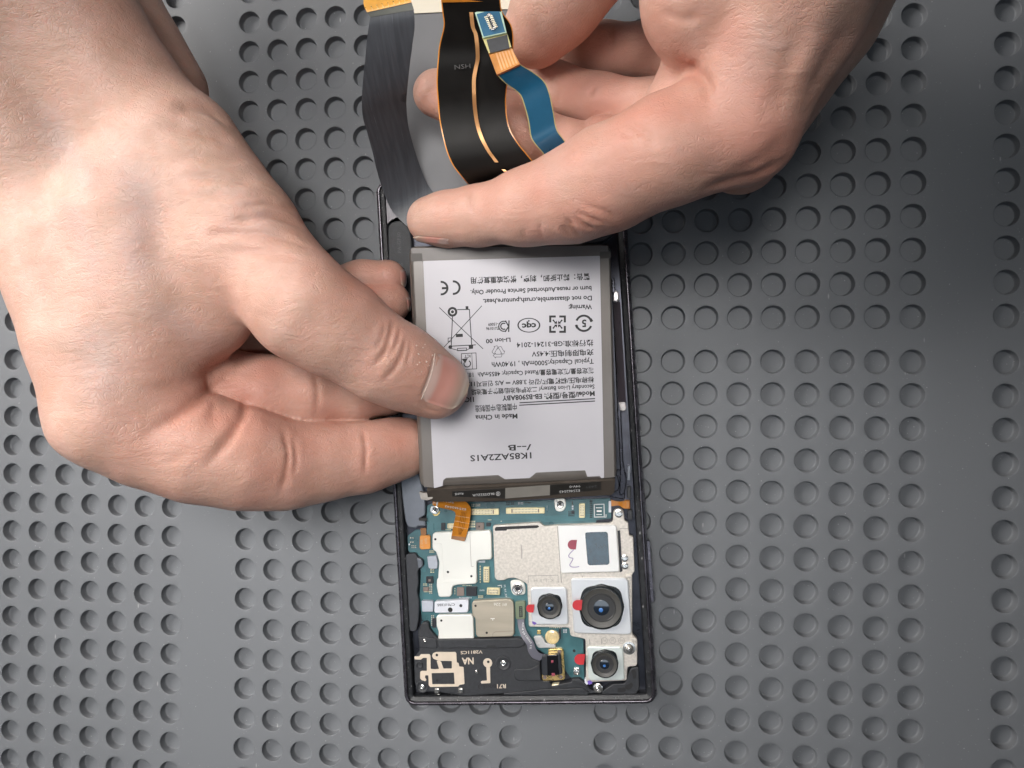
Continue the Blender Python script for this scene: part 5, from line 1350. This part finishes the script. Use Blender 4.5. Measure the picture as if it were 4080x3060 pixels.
M_COP = mat('copper_line', (.66, .34, .14), .36, .35, noise=.1, nscale=300)
def on_black(nm, pts, w, m, lift):
    q = smooth_poly(pts, 6); zz = [strip_z(BG, x, y) + lift for x, y in q]
    k = np.convolve(np.pad(zz, 2, 'edge'), np.ones(5) / 5, 'valid')
    return strip(nm, X2, [(x - w, y) for x, y in q], [(x + w, y) for x, y in q], k, m, fl2, 0.06, 2)
on_black('copper_line', tc_, 14, M_COP, 0.55)
on_black('copper_line', [(1206, 1244), (1226, 1262), (1254, 1300)], 13, M_COP, 0.9)
strip('orange_head', X2, [(748, -120), (756, 18)], [(1174, -140), (1182, 8)], [58.5, 55.8], M_ORANGE, fl2, 0.12)
text('NSH', X2, (852, 510), (968, 500), 34, lambda x, y: at(x, y, strip_z(BG, 910, 505) + .7), mat('faint_print', (.035, .034, .033), .5), bc, 0.0, 0.05)

fl3 = empty('flat_cable', at(*X2(1650, 1200), 20), 'narrow blue flat cable with a small gold-rimmed connector head', 'flat cable')
M_BLUE = mat('blue_coverlay', (.012, .105, .205), .30, noise=.18, nscale=120, coat=.45)
M_EDGE = mat('yellow_flex_edge', (.56, .50, .20), .35, coat=.4)
L3 = [(1165, 545), (1230, 610), (1330, 685), (1370, 780), (1400, 900), (1415, 1000), (1450, 1060), (1510, 1130), (1560, 1215), (1640, 1320), (1720, 1420)]
R3 = [(1325, 475), (1440, 545), (1510, 610), (1545, 700), (1572, 830), (1595, 950), (1645, 1025), (1690, 1090), (1740, 1170), (1790, 1260), (1850, 1350)]
Z3_ = [52, 50, 48, 46.5, 45, 43.5, 42, 39, 34, 26, 18]
def grow(Lp, Rp, d):
    Lp = np.array(Lp, float); Rp = np.array(Rp, float); u = Rp - Lp; u /= np.linalg.norm(u, axis=1, keepdims=True)
    return (Lp - u * d).tolist(), (Rp + u * d).tolist()
gl, gr = grow(L3, R3, 7)
strip('cable_core', X2, gl, gr, Z3_, M_EDGE, fl3, 0.1)
strip('cable_ribbon', X2, L3, R3, [z + .11 for z in Z3_], M_BLUE, fl3, 0.08)
for s in (.3, .42, .54, .66):
    c = [(np.array(a) * (1 - s) + np.array(b) * s).tolist() for a, b in zip(L3[:9], R3[:9])]
    strip('flex_trace', X2, [(x - 2, y) for x, y in c], [(x + 2, y) for x, y in c], [z + .15 for z in Z3_[:9]], mat('blue_trace', (.016, .105, .19), .3, coat=.4), fl3, 0.02)
hz = lambda y: 53.5 + (540 - y) * 0.012
def head(name, pts, z, m, th=.12, parent=fl3, r=0.0): return prism(name, X2, pts, z - th, z, m, parent, r, 0.0)
head('neck', [(1098, 385), (1262, 338), (1330, 470), (1160, 548)], 53.0, M_ORANGE, .9)
for k in range(6):
    s = k / 5; head('neck_trace', [(1150 + 110 * s, 390 - 32 * s), (1162 + 110 * s, 387 - 32 * s), (1205 + 108 * s, 512 - 48 * s), (1193 + 108 * s, 517 - 48 * s)], 53.06, M_COP, .05)
head('head_plate', [(1052, 272), (1232, 234), (1268, 345), (1102, 392)], 53.4, M_EDGE, .5)
head('black_patch', [(1084, 292), (1236, 254), (1254, 354), (1112, 390)], 53.48, M_CHIP, .08)
hb = head('head_rim', [(998, 92), (1170, 38), (1190, 60), (1232, 240), (1058, 278)], 54.0, mat('pale_green_edge', (.42, .58, .46), .35, coat=.4), .9)
head('connector_head', [(1012, 104), (1172, 56), (1222, 234), (1064, 268)], 54.06, M_BLUE, .05, hb)
cs = head('connector_socket', [(1082, 108), (1098, 94), (1118, 100), (1158, 196), (1142, 218), (1118, 222), (1104, 208)], 54.7, M_STEEL, .7, hb, 0.3)
for k in range(7):
    t = k / 6
    for s in (-1, 1):
        x = 1094 + 38 * t + s * 20 + 4; y = 122 + 80 * t - s * 4
        head('contact', [(x - 10, y - 4), (x + 10, y - 7), (x + 10, y - 1), (x - 10, y + 3)], 54.76, M_PALEGOLD, .1, cs)
head('connector_tongue', [(1092, 122), (1106, 118), (1136, 196), (1122, 202)], 54.82, M_CHIP, .1, cs)
